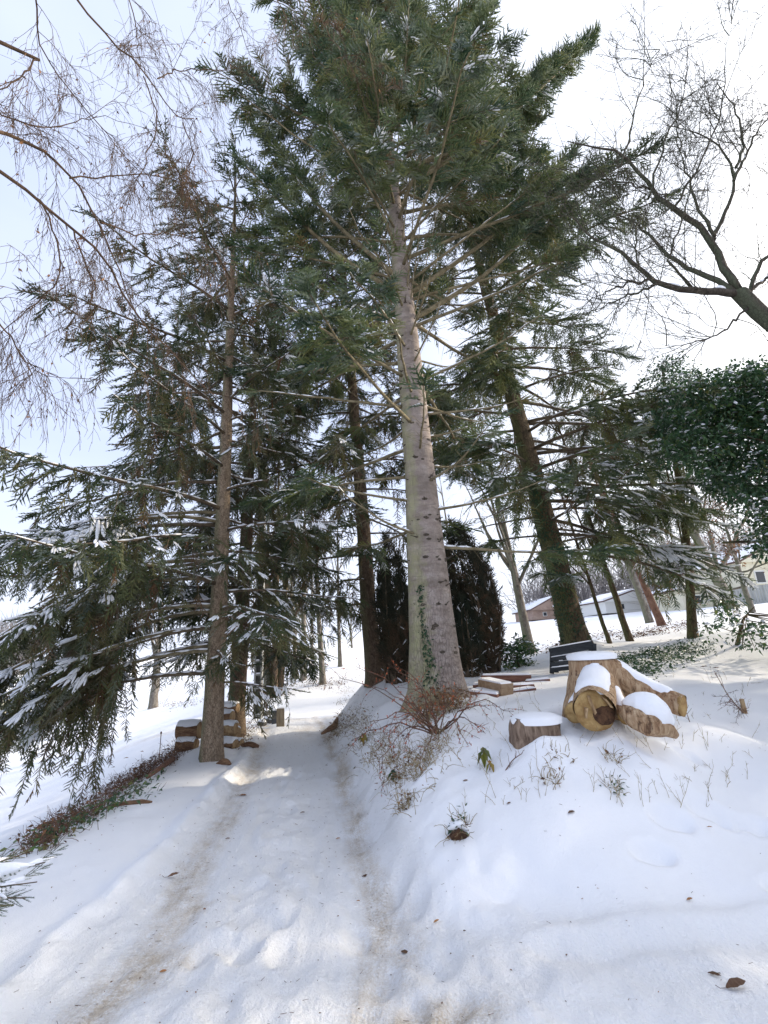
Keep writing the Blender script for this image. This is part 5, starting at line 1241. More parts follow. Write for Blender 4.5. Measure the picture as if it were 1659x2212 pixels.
def seedling(name, label, px, py, guess, leaves, size, tgt=None, tint=.5, matl='leaf_rhodo', stemh=.16):
    b = on_ground(px, py, guess); r_ = thing(name, b, label, 'plant'); top = b + [0, -.02, stemh] if tgt is None else np.array(tgt)
    wd = Acc(); P = curve_through([b, (b + top) / 2 + [.01, 0, .02], top], 6); tubes(wd, P, np.linspace(.006, .003, 6), 4); wd.build('stem', M['stem'], r_, True)
    for k in range(leaves):
        a_ = Acc(); p = P[-1] - UP * .012 * k; az_ = k * 2.4 + q.uniform(-.3, .3)
        d = np.array([math.sin(az_) * .55, math.cos(az_) * .55 - .1, -q.uniform(.5, 1.1)])
        stamp(a_, *leafT(.5, .42), np.array([p]), norm(d)[None], np.array([[math.sin(az_), math.cos(az_), .5]]), np.array([size * q.uniform(.8, 1.2)]), np.array([np.clip(tint + q.normal(0, .3), 0, 1)])); a_.build('leaf', M[matl], r_)
    return r_
seedling('rhododendron_seedling', 'wilted yellow-green rhododendron sprig drooping out of the snow on the mound', 1046, 1655, 5.1, 5, .13, tint=.35, stemh=.17)
seedling('rhododendron_seedling', 'lower orange-brown leaf cluster next to the drooping yellow-green sprig', 1058, 1664, 5.1, 3, .10, tint=.8, stemh=.09)
seedling('rhododendron_seedling', 'olive and orange leaves hanging over the bank edge beside the lane', 785, 1612, 8.3, 6, .15, tint=.5, stemh=.2)
seedling('holly_seedling', 'tiny dark-leaved seedling standing in the lit snow left of the lane', 352, 1672, 8.8, 5, .07, tint=.3, matl='leaf_green', stemh=.1)
seedling('rhododendron_seedling', 'dark maroon-leaved plant at the bank foot above the dry tuft', 850, 1690, 6.2, 6, .1, tint=.1, matl='leaf_green', stemh=.14)

# young spruce at the lower left corner, one snowy bough in the picture
q = np.random.default_rng(81)
yb = np.array([-4.05, 3.45, 0]); yb[2] = gz(*yb[:2]) - .05
ys = thing('spruce_sapling', yb, 'snow-laden young spruce poking in at the lower left corner', 'tree')
wd = Acc(); tubes(wd, np.stack([yb, yb + [0, 0, .6], yb + [.02, 0, 1.25]]), np.array([.03, .02, .008]), 7); wd.build('trunk', M['dark_bark'], ys, True)
fl, sn, sn2 = Inst(), Acc(), Inst()
ends = [at(98, 1862, 3.3), at(80, 1905, 3.2), at(55, 1940, 3.1), at(70, 1838, 3.5), at(30, 1955, 3.0), at(-20, 1850, 3.3), at(-40, 1960, 3.1), at(-140, 1850, 3.4)]
for k in range(16):
    if k < len(ends): e = ends[k]; s = yb + [0, 0, .35 + .5 * (k % 3) / 3]
    else:
        a = q.uniform(0, 6.28); z = q.uniform(.2, 1.1); s = yb + [0, 0, z]; e = s + np.array([math.cos(a), math.sin(a), .1]) * (1.2 - z) * .6
    P = curve_through([s, (s + e) / 2 + [0, 0, .04], e], 8); wd = Acc(); tubes(wd, P, np.linspace(.010, .003, 8), 5); wd.build('branch', M['branch_dark'], ys, True)
    p, d, o_, t = along(P[None], 9, q, .3, 1); sd = norm(np.cross(d, UP)) * np.where(np.arange(9) % 2, 1, -1)[:, None]; dd = norm(d + sd * .8 + UP * q.normal(0, .15, 9)[:, None])
    fl.add(*SPR_N, p, dd, UP + 0 * dd, q.uniform(.5, .85, 9), np.clip(.3 + q.normal(0, .15, 9), 0, 1))
    fl.add(*SPR_N, P[3:7], norm(P[4:8] - P[3:7]), np.tile(UP, (4, 1)), .5, .3)
    for _ in range(2):
        t0 = q.uniform(.3, .75); pc, _d = interp_curve(P, np.linspace(t0, t0 + .22, 6)); tubes(sn, pc + UP * .015 + q.normal(0, .004, pc.shape), np.array([.012, .035, .045, .045, .03, .01]) * q.uniform(.6, 1.1), 8)
    sn2.add(*PAD[1], p + UP * .008, dd * [1, 1, .2], UP + 0 * dd, .55, 0.)
fl.build('foliage', M['spruce_needle'], ys, False, 'stuff'); sn.build('snow_cover', M['snow'], ys, True, 'stuff'); sn2.build('snow_cushions', M['snow'], ys, True, 'stuff')

# evergreens standing to the right of the picture, which shade the foreground
q = np.random.default_rng(91)
for k, (x, y, h, l_) in enumerate(((9.6, 2.0, 7.6, 'tall dense conifer outside the picture, nearest on the right'), (10.2, 5.5, 8.8, 'dense conifer outside the picture beyond the nearest one on the right'), (14.0, 8.6, 8.0, 'farthest of the dense conifers outside the picture on the right'))):
    r_, cr_, P_ = conifer('spruce_tree', l_, 'tree', x, y, (0, 0), h, .2, q, .3, lambda z, az: np.interp(z, [.3, 2, 5, 7.6], [2.5, 2.5, 1.6, .3]), lambda z: .1, lambda z: -.25,
        dict(f0=.12, ds=.22, sec=1.0, hang=.4, step=.3, size=2.3, thick=1.6, tint=.3, snow=.3, drape=.2), M['spruce_needle'], 'dark_bark', dz=(.22, .34))
    cr_.finish(r_, M['spruce_needle'])
# ------------------------------------------------------------------ stumps, logs, planks, gate
q = np.random.default_rng(101)
def cap_disc(acc, c, nrm, up, rx, ry, dome, n=22, rings=5, seed=0, edge=0., a=0., lump=.08):
    """rounded cushion or cut face: disc with outline noise, domed towards nrm"""
    nrm = norm(np.array(nrm, float)); x = norm(np.cross(up, nrm)); y = np.cross(nrm, x); V = []; 
    ang = np.arange(n) * 2 * np.pi / n; out = 1 + lump * fbm(np.cos(ang) * 1.5 + seed, np.sin(ang) * 1.5 + seed, 3, seed)
    if edge > 0: V += [c - nrm * edge + x * rx * out[i] * .97 * math.cos(ang[i]) + y * ry * out[i] * .97 * math.sin(ang[i]) for i in range(n)]
    for k in range(rings):
        f = 1 - k / rings; z = dome * (1 - f ** 3.2)
        V += [c + nrm * z + (x * rx * math.cos(t) + y * ry * math.sin(t)) * out[i] * f for i, t in enumerate(ang)]
    V.append(c + nrm * dome); K = rings + (1 if edge > 0 else 0)
    Q = [(k * n + i, k * n + (i + 1) % n, (k + 1) * n + (i + 1) % n, (k + 1) * n + i) for k in range(K - 1) for i in range(n)]
    T = [((K - 1) * n + i, (K - 1) * n + (i + 1) % n, K * n) for i in range(n)]
    acc.add(V, T=T, Q=Q, a=a)

def gnarly(acc, P, R, n=26, sub=5, lump=.10, seed=1, cap=True, flut=.06, nf=7):
    P = np.array(P, float); R = np.array(R, float); K = (len(P) - 1) * sub + 1
    PP = curve_through(P, K); x = np.linspace(0, len(P) - 1, K); RR = np.interp(x, np.arange(len(P)), R)
    T = norm(np.gradient(PP, axis=0)); ref = UP if abs(norm(P[-1] - P[0])[2]) < .75 else np.array([1., 0, 0])
    S = norm(np.cross(T, ref)); U = np.cross(S, T); ang = np.arange(n) * 2 * np.pi / n
    lob = 1 + lump * fbm(np.cos(ang)[None] * 2 + seed + 0 * RR[:, None], np.sin(ang)[None] * 2 + np.linspace(0, 3, K)[:, None], 4, seed) + flut * np.cos(ang * nf + seed)[None] * np.linspace(1, .4, K)[:, None]
    V = PP[:, None] + RR[:, None, None] * lob[..., None] * (S[:, None] * np.cos(ang)[None, :, None] + U[:, None] * np.sin(ang)[None, :, None])
    idx = np.arange(K * n).reshape(K, n); j2 = (np.arange(n) + 1) % n
    Q = np.stack([idx[:-1], idx[:-1][:, j2], idx[1:][:, j2], idx[1:]], -1).reshape(-1, 4)
    VV = V.reshape(-1, 3); Tt = None
    if cap:
        VV = np.concatenate([VV, PP[-1:]]); Tt = [(idx[-1, i], idx[-1, (i + 1) % n], K * n) for i in range(n)]
    acc.add(VV, T=Tt, Q=Q)

SY = 5.75
sb = at(1292, 1552, SY); gzz = gz(sb[0], sb[1]); st = at(1277, 1424, SY)
stump = thing('tree_stump', (sb[0], sb[1], gzz), 'big pale barkless stump with snow cap and sprawling cut roots', 'stump')
a_ = Acc(); gnarly(a_, [[sb[0], sb[1], gzz - .12], [sb[0], sb[1], gzz + .12], [sb[0] * .6 + st[0] * .4, sb[1], gzz + .32], [st[0], st[1], st[2] - .15], [st[0], st[1], st[2]]], [.40, .35, .29, .255, .245], 44, 7, .05, 3, True, .03, 6)
a_.build('body', M['stump'], stump, True)
a_ = Acc(); cap_disc(a_, st + [0, 0, .05], UP, np.array([0, 1., 0]), .268, .268, .035, 36, 7, 5, .05, lump=.07); a_.build('snow_cap', M['snow'], stump, True)
roots = [  # px path, Y path, radii
    ([(1290, 1470), (1285, 1505), (1283, 1533)], [5.62, 5.35, 5.08], [.17, .195, .190], 'hollow'),
    ([(1275, 1500), (1255, 1525), (1241, 1540)], [5.6, 5.4, 5.22], [.13, .11, .095], 'cut'),
    ([(1315, 1452), (1360, 1478), (1410, 1500), (1474, 1524)], [5.75, 5.7, 5.62, 5.42], [.17, .14, .118, .108], 'cut'),
    ([(1320, 1500), (1338, 1525), (1352, 1548)], [5.6, 5.4, 5.25], [.12, .09, .075], 'cut'),
]
for k, (pp, yy, rr, typ) in enumerate(roots):
    C_ = [at(a, b, y) for (a, b), y in zip(pp, yy)]
    rt = Acc(); gnarly(rt, C_, rr, 30, 8, .07, 11 + k, False, .05, 5); ro = rt.build('root', M['stump'], stump, True)
    e, d = C_[-1], norm(C_[-1] - C_[-2]); d = norm(d * [1, 1, .3])
    if typ == 'hollow': d = norm(np.array([.05, -1, .1]))
    f_ = Acc(); cap_disc(f_, e + d * .01, d, UP, rr[-1] * 1.03, rr[-1] * 1.0, .012, 26, 4, 31 + k, .02, lump=.10); f_.build('cut_face', M['endgrain'], ro, True)
    if typ == 'hollow':
        f_ = Acc(); cap_disc(f_, e + d * .028 + [.07, 0, -.06], d, UP, rr[-1] * .55, rr[-1] * .5, .004, 20, 4, 41, 0, lump=.4); f_.build('rotten_hollow', M['rot'], ro, True)
        for (dx, dz, s) in ((-.03, .05, .05), (.12, .06, .035), (-.1, -.02, .03)):
            f_ = Acc(); box(f_, e + d * .03 + [dx, -.01, dz], (s * .5, .06, s * 3), rotx(.2) @ roty(q.normal(0, .3)), jit=.006); f_.build('splinter', M['splitwood'], ro)
    P = curve_through(C_, 14); rs = np.interp(np.linspace(0, 1, 14), np.linspace(0, 1, len(rr)), rr)
    s_ = Acc(); w0 = np.linspace(0, 1, 14); rv = rs * np.minimum(1, np.minimum((w0 + .15) * 4, (1.03 - w0) * 5)) 
    sp_ = P + UP * (rs * .42)[:, None]; gnarly(s_, sp_[:-1], (rv * [.86, .86, .8, .8][k])[:-1], 22, 3, .06, 61 + k, True, 0, 3); s_.build('snow_cover', M['snow'], stump, True)
# snow plastered down the front between top and root
s_ = Acc(); fr = [at(1266, 1432, SY) + [0, -.235, 0], at(1268, 1455, SY) + [0, -.25, 0], at(1276, 1485, SY) + [0, -.27, 0], at(1284, 1500, SY) + [0, -.27, 0]]
gnarly(s_, fr, [.04, .075, .10, .11], 22, 5, .12, 77, True, .05, 3); s_.build('snow_cover', M['snow'], stump, True)

# root chunk in front of it
cb_ = at(1402, 1588, 5.0); cz = gz(cb_[0], cb_[1])
ch = thing('root_chunk', (cb_[0], cb_[1], cz), 'low tilted chunk of root wood under a snow dome, in front of the big stump', 'root chunk')
a_ = Acc(); gnarly(a_, [at(1462, 1590, 5.0), at(1440, 1574, 5.0), at(1405, 1560, 5.02), at(1370, 1548, 5.05), at(1340, 1532, 5.1)], [.03, .09, .135, .115, .05], 30, 7, .12, 5, True, .05, 5); a_.build('body', M['stump'], ch, True)
a_ = Acc(); gnarly(a_, [at(1452, 1562, 5.0), at(1425, 1545, 5.0), at(1395, 1527, 5.05), at(1365, 1522, 5.1), at(1345, 1524, 5.12)], [.04, .12, .15, .12, .04], 24, 6, .06, 6, True, 0, 3); a_.build('snow_cap', M['snow'], ch, True)
# low barky stump
lb = at(1157, 1590, 5.2); lz = gz(lb[0], lb[1]); tp = at(1157, 1556, 5.2)
ls = thing('tree_stump', (lb[0], lb[1], lz), 'low bark-covered stump capped with snow, left of the big pale one', 'stump')
a_ = Acc(); gnarly(a_, [[lb[0], lb[1], tp[2] - .42], [lb[0], lb[1], tp[2] - .25], [lb[0], lb[1], tp[2] - .1], [tp[0], lb[1], tp[2]]], [.32, .255, .232, .228], 48, 8, .14, 8, True, .05, 7); a_.build('body', M['ridge_bark'], ls, True)
a_ = Acc(); cap_disc(a_, np.array([tp[0], lb[1], tp[2] + .03]), UP, np.array([0, 1., 0]), .25, .24, .04, 34, 6, 9, .05, lump=.12); a_.build('snow_cap', M['snow'], ls, True)

def beam(name, label, cat, p0, p1, wd_, ht, matn, group=None, snow=.02, roll=0.):
    p0, p1 = np.array(p0, float), np.array(p1, float); d = p1 - p0; L_ = np.linalg.norm(d); x = d / L_; y = norm(np.cross(UP, x)); z = np.cross(x, y); R = np.stack([x, y, z], 1)
    root = thing(name, (p0 + p1) / 2, label, cat, group); a_ = Acc(); box(a_, (p0 + p1) / 2, (L_, wd_, ht), R @ rotx(roll), jit=.004); a_.build('body', M[matn], root)
    if snow: a_ = Acc(); s = tubes; c = (p0 + p1) / 2 + z * (ht / 2 + snow * .4); box(a_, c, (L_ * .97, wd_ * .94, snow), R @ rotx(roll), taper=.93, jit=.004); a_.build('snow_cap', M['snow'], root)
    return root
G_ = 'reddish sleepers and slabs heaped on the terrace'
beam('sleeper', 'long dark red sleeper lying at the back of the heap', 'timber', at(1040, 1466, 9.6), at(1146, 1464, 9.5), .20, .11, 'plank', G_, .035)
beam('sleeper', 'stout pale brown block slanting across the front of the heap', 'timber', at(1045, 1477, 9.0), at(1096, 1490, 8.45), .24, .17, 'plank_pale', G_, .03)
beam('sleeper', 'short reddish plank sticking out at the right end of the heap', 'timber', at(1135, 1474, 9.4), at(1188, 1470, 9.3), .12, .06, 'plank', G_, .03)
beam('sleeper', 'flat dark slab underneath, poking out front left of the heap', 'timber', at(1022, 1494, 8.7), at(1082, 1501, 8.5), .46, .05, 'plank', G_, .04)
beam('sleeper', 'lower dark slab under the front right of the heap', 'timber', at(1080, 1499, 8.75), at(1150, 1489, 8.8), .34, .06, 'plank', G_, .03)
beam('sleeper', 'thin board lying across the middle right of the heap', 'timber', at(1100, 1484, 8.9), at(1150, 1480, 9.0), .14, .05, 'plank', G_, .03)
beam('sleeper', 'narrow slab half buried in snow at the left back of the heap', 'timber', at(1024, 1482, 9.2), at(1060, 1480, 9.1), .2, .05, 'plank', G_, .04)

# black gate standing behind the stump
GY = 9.9
gl = at(1194, 1448, GY); gr = at(1279, 1440, GY + .25)
gate = thing('gate', ((gl[0] + gr[0]) / 2, GY, gz((gl[0] + gr[0]) / 2, GY)), 'black wooden gate or rack with snowy rails behind the big stump', 'gate')
def strut(par, nm, a, b, wd_, ht, mt, snow=0):
    a, b = np.array(a, float), np.array(b, float); d = b - a; L_ = np.linalg.norm(d); x = d / L_; rf = UP if abs(x[2]) < .9 else np.array([0, 1., 0]); y = norm(np.cross(rf, x)); z = np.cross(x, y); R = np.stack([x, y, z], 1)
    A_ = Acc(); box(A_, (a + b) / 2, (L_, wd_, ht), R, jit=.002); o = A_.build(nm, M[mt], par)
    if snow: A_ = Acc(); box(A_, (a + b) / 2 + z * (ht / 2 + snow * .45), (L_ * .98, wd_ * 1.05, snow), R, taper=.9, jit=.004); A_.build('snow_cover', M['snow'], o)
    return o
for (x, t_, b_) in ((1192, 1408, 1452), (1202, 1404, 1450), (1276, 1388, 1440), (1283, 1390, 1440)):
    strut(gate, 'post', at(x, b_ + 3, GY), at(x, t_, GY), .07, .06, 'black_wood')
strut(gate, 'rail', at(1188, 1409, GY - .07), at(1280, 1393, GY - .07), .05, .15, 'black_wood', .02)
for (y1, y2) in ((1424, 1411), (1436, 1424), (1447, 1438)): strut(gate, 'rail', at(1189, y1, GY - .07), at(1279, y2, GY - .07), .035, .075, 'black_wood', .012)
strut(gate, 'brace', at(1204, 1410, GY + .06), at(1245, 1446, GY + .06), .03, .07, 'black_wood', .015)

# stake by the red shrub and marker rods on the left
b = on_ground(1609, 1541, 5.6); sk = thing('wooden_stake', b, 'pale split stake driven in beside the red-twigged shrub', 'stake'); strut(sk, 'body', b - UP * .05, at(1602, 1510, b[1]), .05, .03, 'splitwood')
for (p0, p1, l_) in (((211, 1724), (202, 1654), 'thin marker rod standing out of the brambles on the left ledge'), ((344, 1640), (348, 1585), 'thin marker rod with a knob top, closer to the log stack')):
    b = on_ground(p0[0], p0[1], 8); tpp = at(p1[0], p1[1], b[1]); r_ = thing('marker_rod', b, l_, 'rod'); A_ = Acc(); tubes(A_, np.stack([b - UP * .1, (b + tpp) / 2, tpp]), np.array([.008, .008, .008]), 6); A_.build('shaft', M['rust'], r_, True)
    A_ = Acc(); tubes(A_, np.stack([tpp - UP * .01, tpp + UP * .02, tpp + UP * .045]), np.array([.012, .02, .01]), 7); A_.build('knob', M['rust'], r_, True)

# log stack between the two left spruces
def log(label, c, ax, L_, r, sd, snow=.04, mt='log_bark', half=False):
    q2 = np.random.default_rng(sd); ax = norm(np.array(ax, float)); c = np.array(c, float)
    root = thing('log', c, label, 'log', 'logs stacked by the left spruces'); A_ = Acc(); gnarly(A_, [c - ax * L_ / 2, c, c + ax * L_ / 2], [r, r * 1.02, r], 20, 3, .16 if not half else .3, sd, False, .04, 7); A_.build('bark', M[mt], root, True)
    for s in (-1, 1): A_ = Acc(); cap_disc(A_, c + ax * s * L_ / 2, ax * s, UP, r * .98, r * .98, .004, 18, 3, sd + s, .01, lump=.14); A_.build('cut_face', M['splitwood'], root, True)
    if snow: A_ = Acc(); gnarly(A_, [c - ax * L_ * .47 + UP * r * .55, c + UP * r * .58, c + ax * L_ * .47 + UP * r * .55], [r * .72 + snow * .2, r * .74 + snow * .4, r * .72 + snow * .2], 18, 4, .08, sd + 5, True, 0, 3); A_.build('snow_cover', M['snow'], root, True)
A1_ = (.93, -.30, .0)
log('thick snow-topped log sticking out left of the nearest spruce', at(409, 1578, 10.9), (.98, -.1, 0), .46, .155, 201)
log('darker log under the thick one left of the nearest spruce', at(404, 1609, 10.8), (.98, -.1, 0), .40, .12, 202, .03)
log('topmost log of the stack, a snow slab tilted on it', at(497, 1530, 11.4), A1_, .40, .10, 203, .06)
log('second log from the top, between the two spruce trunks', at(484, 1548, 11.1), A1_, .42, .105, 204, .05)
log('snow-patched log with a pale split face, half way down the stack', at(492, 1574, 10.9), A1_, .42, .115, 205, .05, 'splitwood', True)
log('leaning split piece showing yellow wood, at the stack\'s right', at(508, 1582, 11.0), (.5, -.85, .1), .34, .10, 206, .02, 'splitwood', True)
log('lowest reddish log beside the spruce foot, pale end turned to the lane', at(488, 1612, 10.4), A1_, .46, .125, 207, .05)
log('small round log low in the stack next to the verge', at(506, 1606, 10.7), A1_, .36, .085, 208, .02)
log('upright split billet at the lane side of the stack', at(514, 1600, 10.9), (.1, -.1, 1), .34, .07, 209, 0, 'splitwood', True)
b = on_ground(487, 1652, 9.6); A_ = Acc(); gnarly(A_, [b + [-.16, .05, 0], b + [0, 0, .05], b + [.1, -.05, .01]], [.03, .06, .02], 14, 4, .3, 4, True)
tag(A_.build('bark_slab', M['log_bark'], None, True), 'piece of torn bark and wood lying in the lit snow at the spruce foot', 'bark')
for k, (p0, p1, l_) in enumerate((((214, 1752), (328, 1735), 'long rusty brown strip of bark on the left snowfield'), ((182, 1765), (165, 1760), 'small brown bark flake left of the long strip'), ((75, 1792), (125, 1776), 'dark thin sticks farthest left on the snowfield'))):
    a0 = on_ground(*p0, 8); a1 = on_ground(*p1, 8); A_ = Acc(); tubes(A_, curve_through([a0, (a0 + a1) / 2 + UP * .03, a1], 6) + UP * .015, np.array([.01, .03, .035, .03, .035, .01]), 6); tag(A_.build('bark_strip', M['log_bark'], None, True), l_, 'bark')
a0 = on_ground(318, 1688, 7.6); a1 = on_ground(372, 1648, 8.2); A_ = Acc(); tubes(A_, curve_through([a0, (a0 + a1) / 2, a1], 6) + UP * .06, np.linspace(.03, .05, 6), 8); tag(A_.build('fallen_branch', M['red_bark'], None, True), 'thick brown bough lying in the brambles below the log stack', 'branch')
b = on_ground(538, 1612, 11); A_ = Acc(); gnarly(A_, [b + [-.16, .05, .02], b + [0, 0, .04], b + [.2, -.08, .0]], [.03, .055, .03], 12, 4, .3, 4, True); tag(A_.build('rotten_log', M['log_bark'], None, True), 'short rotten log lying on the verge right of the stack', 'log')
b = on_ground(723, 1570, 12); A_ = Acc(); gnarly(A_, [b + [.05, .6, .16], b + [.05, .2, .10], b + [.0, -.2, .03], b + [-.2, -.7, -.03]], [.03, .07, .06, .02], 12, 5, .5, 5, True, .15, 4); tag(A_.build('exposed_root', M['log_bark'], None, True), 'reddish root and earth bared where the bank meets the lane end', 'root')

# ladder-like concrete pole, stones, box and post at the lane end
b = on_ground(557, 1552, 15); pl = thing('utility_pole', b, 'grey concrete pole with ladder-like recesses, its top lost in the spruce boughs', 'pole')
def pbox(nm, c, s, mt, par=pl): A_ = Acc(); box(A_, np.array(c, float), s); return A_.build(nm, M[mt], par)
PH = 8.2
for s in (-1, 1): pbox('flange', (b[0] + s * .095, b[1], b[2] + PH / 2 - .1), (.045, .17, PH), 'concrete')
pbox('web', (b[0], b[1] + .05, b[2] + PH / 2 - .1), (.145, .05, PH), 'conc_shade')
for k in range(int(PH / .38)):
    z = b[2] + .08 + k * .38; pbox('rung', (b[0], b[1] - .03, z), (.145, .10, .05), 'concrete')
    if z < b[2] + 2.4: pbox('snow_cover', (b[0], b[1] - .035, z + .04), (.13, .08, .03), 'snow')
b = on_ground(606, 1569, 15); ps = thing('wooden_post', b, 'short square timber post at the lane corner, right of the grey box', 'post'); A_ = Acc(); box(A_, b + UP * .2, (.19, .17, .46), rotz(.2), jit=.004); A_.build('body', M['post'], ps); A_ = Acc(); box(A_, b + UP * .44, (.18, .16, .03), rotz(.2), taper=.85, jit=.003); A_.build('snow_cap', M['snow'], ps)
b = on_ground(594, 1563, 15.3); mb = thing('meter_box', b, 'small dark grey box in front of the snowy stones at the lane end', 'box'); A_ = Acc(); box(A_, b + UP * .16, (.16, .12, .34), rotz(.1)); A_.build('body', M['metal'], mb); A_ = Acc(); box(A_, b + [0, -.062, .2], (.12, .006, .16), rotz(.1)); A_.build('door', M['stone'], mb); A_ = Acc(); box(A_, b + UP * .345, (.17, .13, .03), rotz(.1), taper=.85); A_.build('snow_cap', M['snow'], mb)
for k, (px, py, r, l_) in enumerate(((573, 1541, .17, 'flat stone at the left of the snowy pile'), (586, 1534, .19, 'highest stone of the pile, behind the grey box'), (594, 1538, .15, 'round stone touching the wooden post'), (579, 1556, .14, 'dark stone low at the front of the pile'), (566, 1562, .12, 'small stone nearest the concrete pole'), (587, 1556, .12, 'wedge-shaped stone beside the grey box'))):
    b = on_ground(px, py + 6, 15.4); c = b + UP * r * .3; root = thing('stone', b, l_, 'stone', 'stones piled at the lane end'); A_ = Acc(); gnarly(A_, [c - [r, 0, .02], c - [r * .5, 0, -.02], c, c + [r * .6, 0, .02], c + [r, 0, 0]], [.03, r * .7, r * .8, r * .7, .03], 12, 3, .25, 300 + k, True); A_.build('body', M['stone'], root, True)
    A_ = Acc(); cap_disc(A_, c + UP * r * .62, UP, np.array([0, 1., 0]), r * .85, r * .6, .06, 16, 4, k, .04, lump=.2); A_.build('snow_cap', M['snow'], root, True)

# ivy climbing the fir and the leaning spruce
def ivy(name_par, P, R, a0, a1, h0, h1, n, size, q):
    h = h0 + (h1 - h0) * q.random(n) ** 1.4; a = np.radians((a0 + a1) / 2 + 9 * np.sin(h * 3.1) * (a1 - a0 < 60) + q.normal(0, .42, n) * (a1 - a0) * (1.25 - .8 * (h - h0) / (h1 - h0))); Rz = np.interp(h, P[:, 2] - P[0, 2], R)
    c = np.stack([np.interp(h, P[:, 2] - P[0, 2], P[:, 0]), np.interp(h, P[:, 2] - P[0, 2], P[:, 1]), P[0, 2] + h], -1); nr = np.stack([np.cos(a), np.sin(a), 0 * a], -1)
    p = c + nr * (Rz * 1.03 + q.uniform(0, .03, n))[:, None]; A_ = Acc(); stamp(A_, *LF, p, norm(q.normal(0, .6, (n, 3)) - UP * .6), nr + q.normal(0, .25, (n, 3)), size * q.uniform(.6, 1.3, n), np.clip(.3 + q.normal(0, .25, n), 0, 1)); return A_.build('ivy', M['leaf_green'], name_par, False, 'stuff')
ivy(fir, FP, FR, 232, 250, .0, 1.9, 420, .055, q)
ivy(sp4, SP4, .31 * (1 - np.clip((SP4[:, 2] - SP4[0, 2]) / 15.5, 0, 1)) ** .8, 170, 300, .2, 4.5, 2300, .06, q)

# ------------------------------------------------------------------ houses, fence and woods far off
def face_box(root, nm, c, s, mt, R=None): A_ = Acc(); box(A_, np.array(c, float), s, R); return A_.build(nm, M[mt], root)
def house(name, label, c, wd_, dp, hw, hr, wallm, yaw, wins=(), cat='house', door=None):
    g = c[2]; root = thing(name, c, label, cat); R = rotz(yaw); c = np.array(c, float)
    face_box(root, 'wall', c + UP * hw / 2, (wd_, dp, hw), wallm, R)
    A_ = Acc(); e = .25; V = np.array([[-wd_ / 2 - e, -dp / 2 - e, hw], [wd_ / 2 + e, -dp / 2 - e, hw], [wd_ / 2 + e, dp / 2 + e, hw], [-wd_ / 2 - e, dp / 2 + e, hw], [0, -dp / 2 - e, hw + hr], [0, dp / 2 + e, hw + hr]])
    g_ = Acc(); g_.add((V @ R.T) * 1.0 + c, T=[(0, 1, 4), (2, 3, 5)], Q=[(0, 3, 2, 1)]); g_.build('gable', M[wallm], root)
    for k, (i0, i1, i2, i3) in enumerate(((0, 4, 5, 3), (1, 2, 5, 4))):
        n_ = norm(np.cross(V[i1] - V[i0], V[i2] - V[i0])); n_ = n_ * np.sign(n_[2]); q4 = V[[i0, i1, i2, i3]]
        for nm, a, b_, mt in (('roof', .0, .10, 'roof'), ('roof_snow', .102, .24, 'snow')):
            v = np.concatenate([q4 + n_ * (a + .01), q4 + n_ * b_]); A_ = Acc(); A_.add(v @ R.T + c, Q=[[0, 3, 2, 1], [4, 5, 6, 7], [0, 1, 5, 4], [1, 2, 6, 5], [2, 3, 7, 6], [3, 0, 4, 7]]); A_.build(nm, M[mt], root)
    for (x, z, ww, wh) in wins:
        f = face_box(root, 'window', c + R @ np.array([x, -dp / 2 - .02, z]), (ww, .06, wh), 'render_white', R); face_box(f, 'pane', c + R @ np.array([x, -dp / 2 - .055, z]), (ww * .8, .02, wh * .8), 'glass', R)
    return root
def base_at(px, py, Y_): p = at(px, py, Y_); p[2] = gz(p[0], p[1]) - .1; return p
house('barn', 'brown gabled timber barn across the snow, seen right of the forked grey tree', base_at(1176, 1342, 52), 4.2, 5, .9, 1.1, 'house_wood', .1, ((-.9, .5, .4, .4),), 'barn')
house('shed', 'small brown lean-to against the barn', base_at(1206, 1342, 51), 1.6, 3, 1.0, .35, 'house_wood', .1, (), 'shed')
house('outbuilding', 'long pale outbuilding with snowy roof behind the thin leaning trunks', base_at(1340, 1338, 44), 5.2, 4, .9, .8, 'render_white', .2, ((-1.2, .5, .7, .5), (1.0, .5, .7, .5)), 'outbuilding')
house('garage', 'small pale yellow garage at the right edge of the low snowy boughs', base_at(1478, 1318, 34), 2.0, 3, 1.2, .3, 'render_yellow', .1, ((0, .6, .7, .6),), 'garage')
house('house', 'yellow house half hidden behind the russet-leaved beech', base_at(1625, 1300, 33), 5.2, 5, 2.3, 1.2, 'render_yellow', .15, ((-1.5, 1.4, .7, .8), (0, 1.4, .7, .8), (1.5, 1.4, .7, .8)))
house('house', 'small ochre house at the far left edge beyond the hanging boughs', base_at(-6, 1520, 34), 2.6, 4, 1.1, .8, 'render_yellow', .2, ((.5, .5, .5, .5),))
f0 = base_at(1585, 1312, 27); fe = thing('board_fence', f0, 'grey board fence in front of the yellow house at the right edge', 'fence')
for k in range(40):
    x = f0[0] + k * .16; y = f0[1] - k * .012; A_ = Acc(); box(A_, (x, y, gz(x, y) + .45), (.145, .025, 1.0 + .03 * q.random())); A_.build('board', M['fence'], fe)
for z in (.2, .75): strut(fe, 'rail', (f0[0], f0[1] + .04, gz(f0[0], f0[1]) + z), (f0[0] + 6.4, f0[1] - .44, gz(f0[0] + 6.4, f0[1] - .44) + z), .05, .07, 'fence')

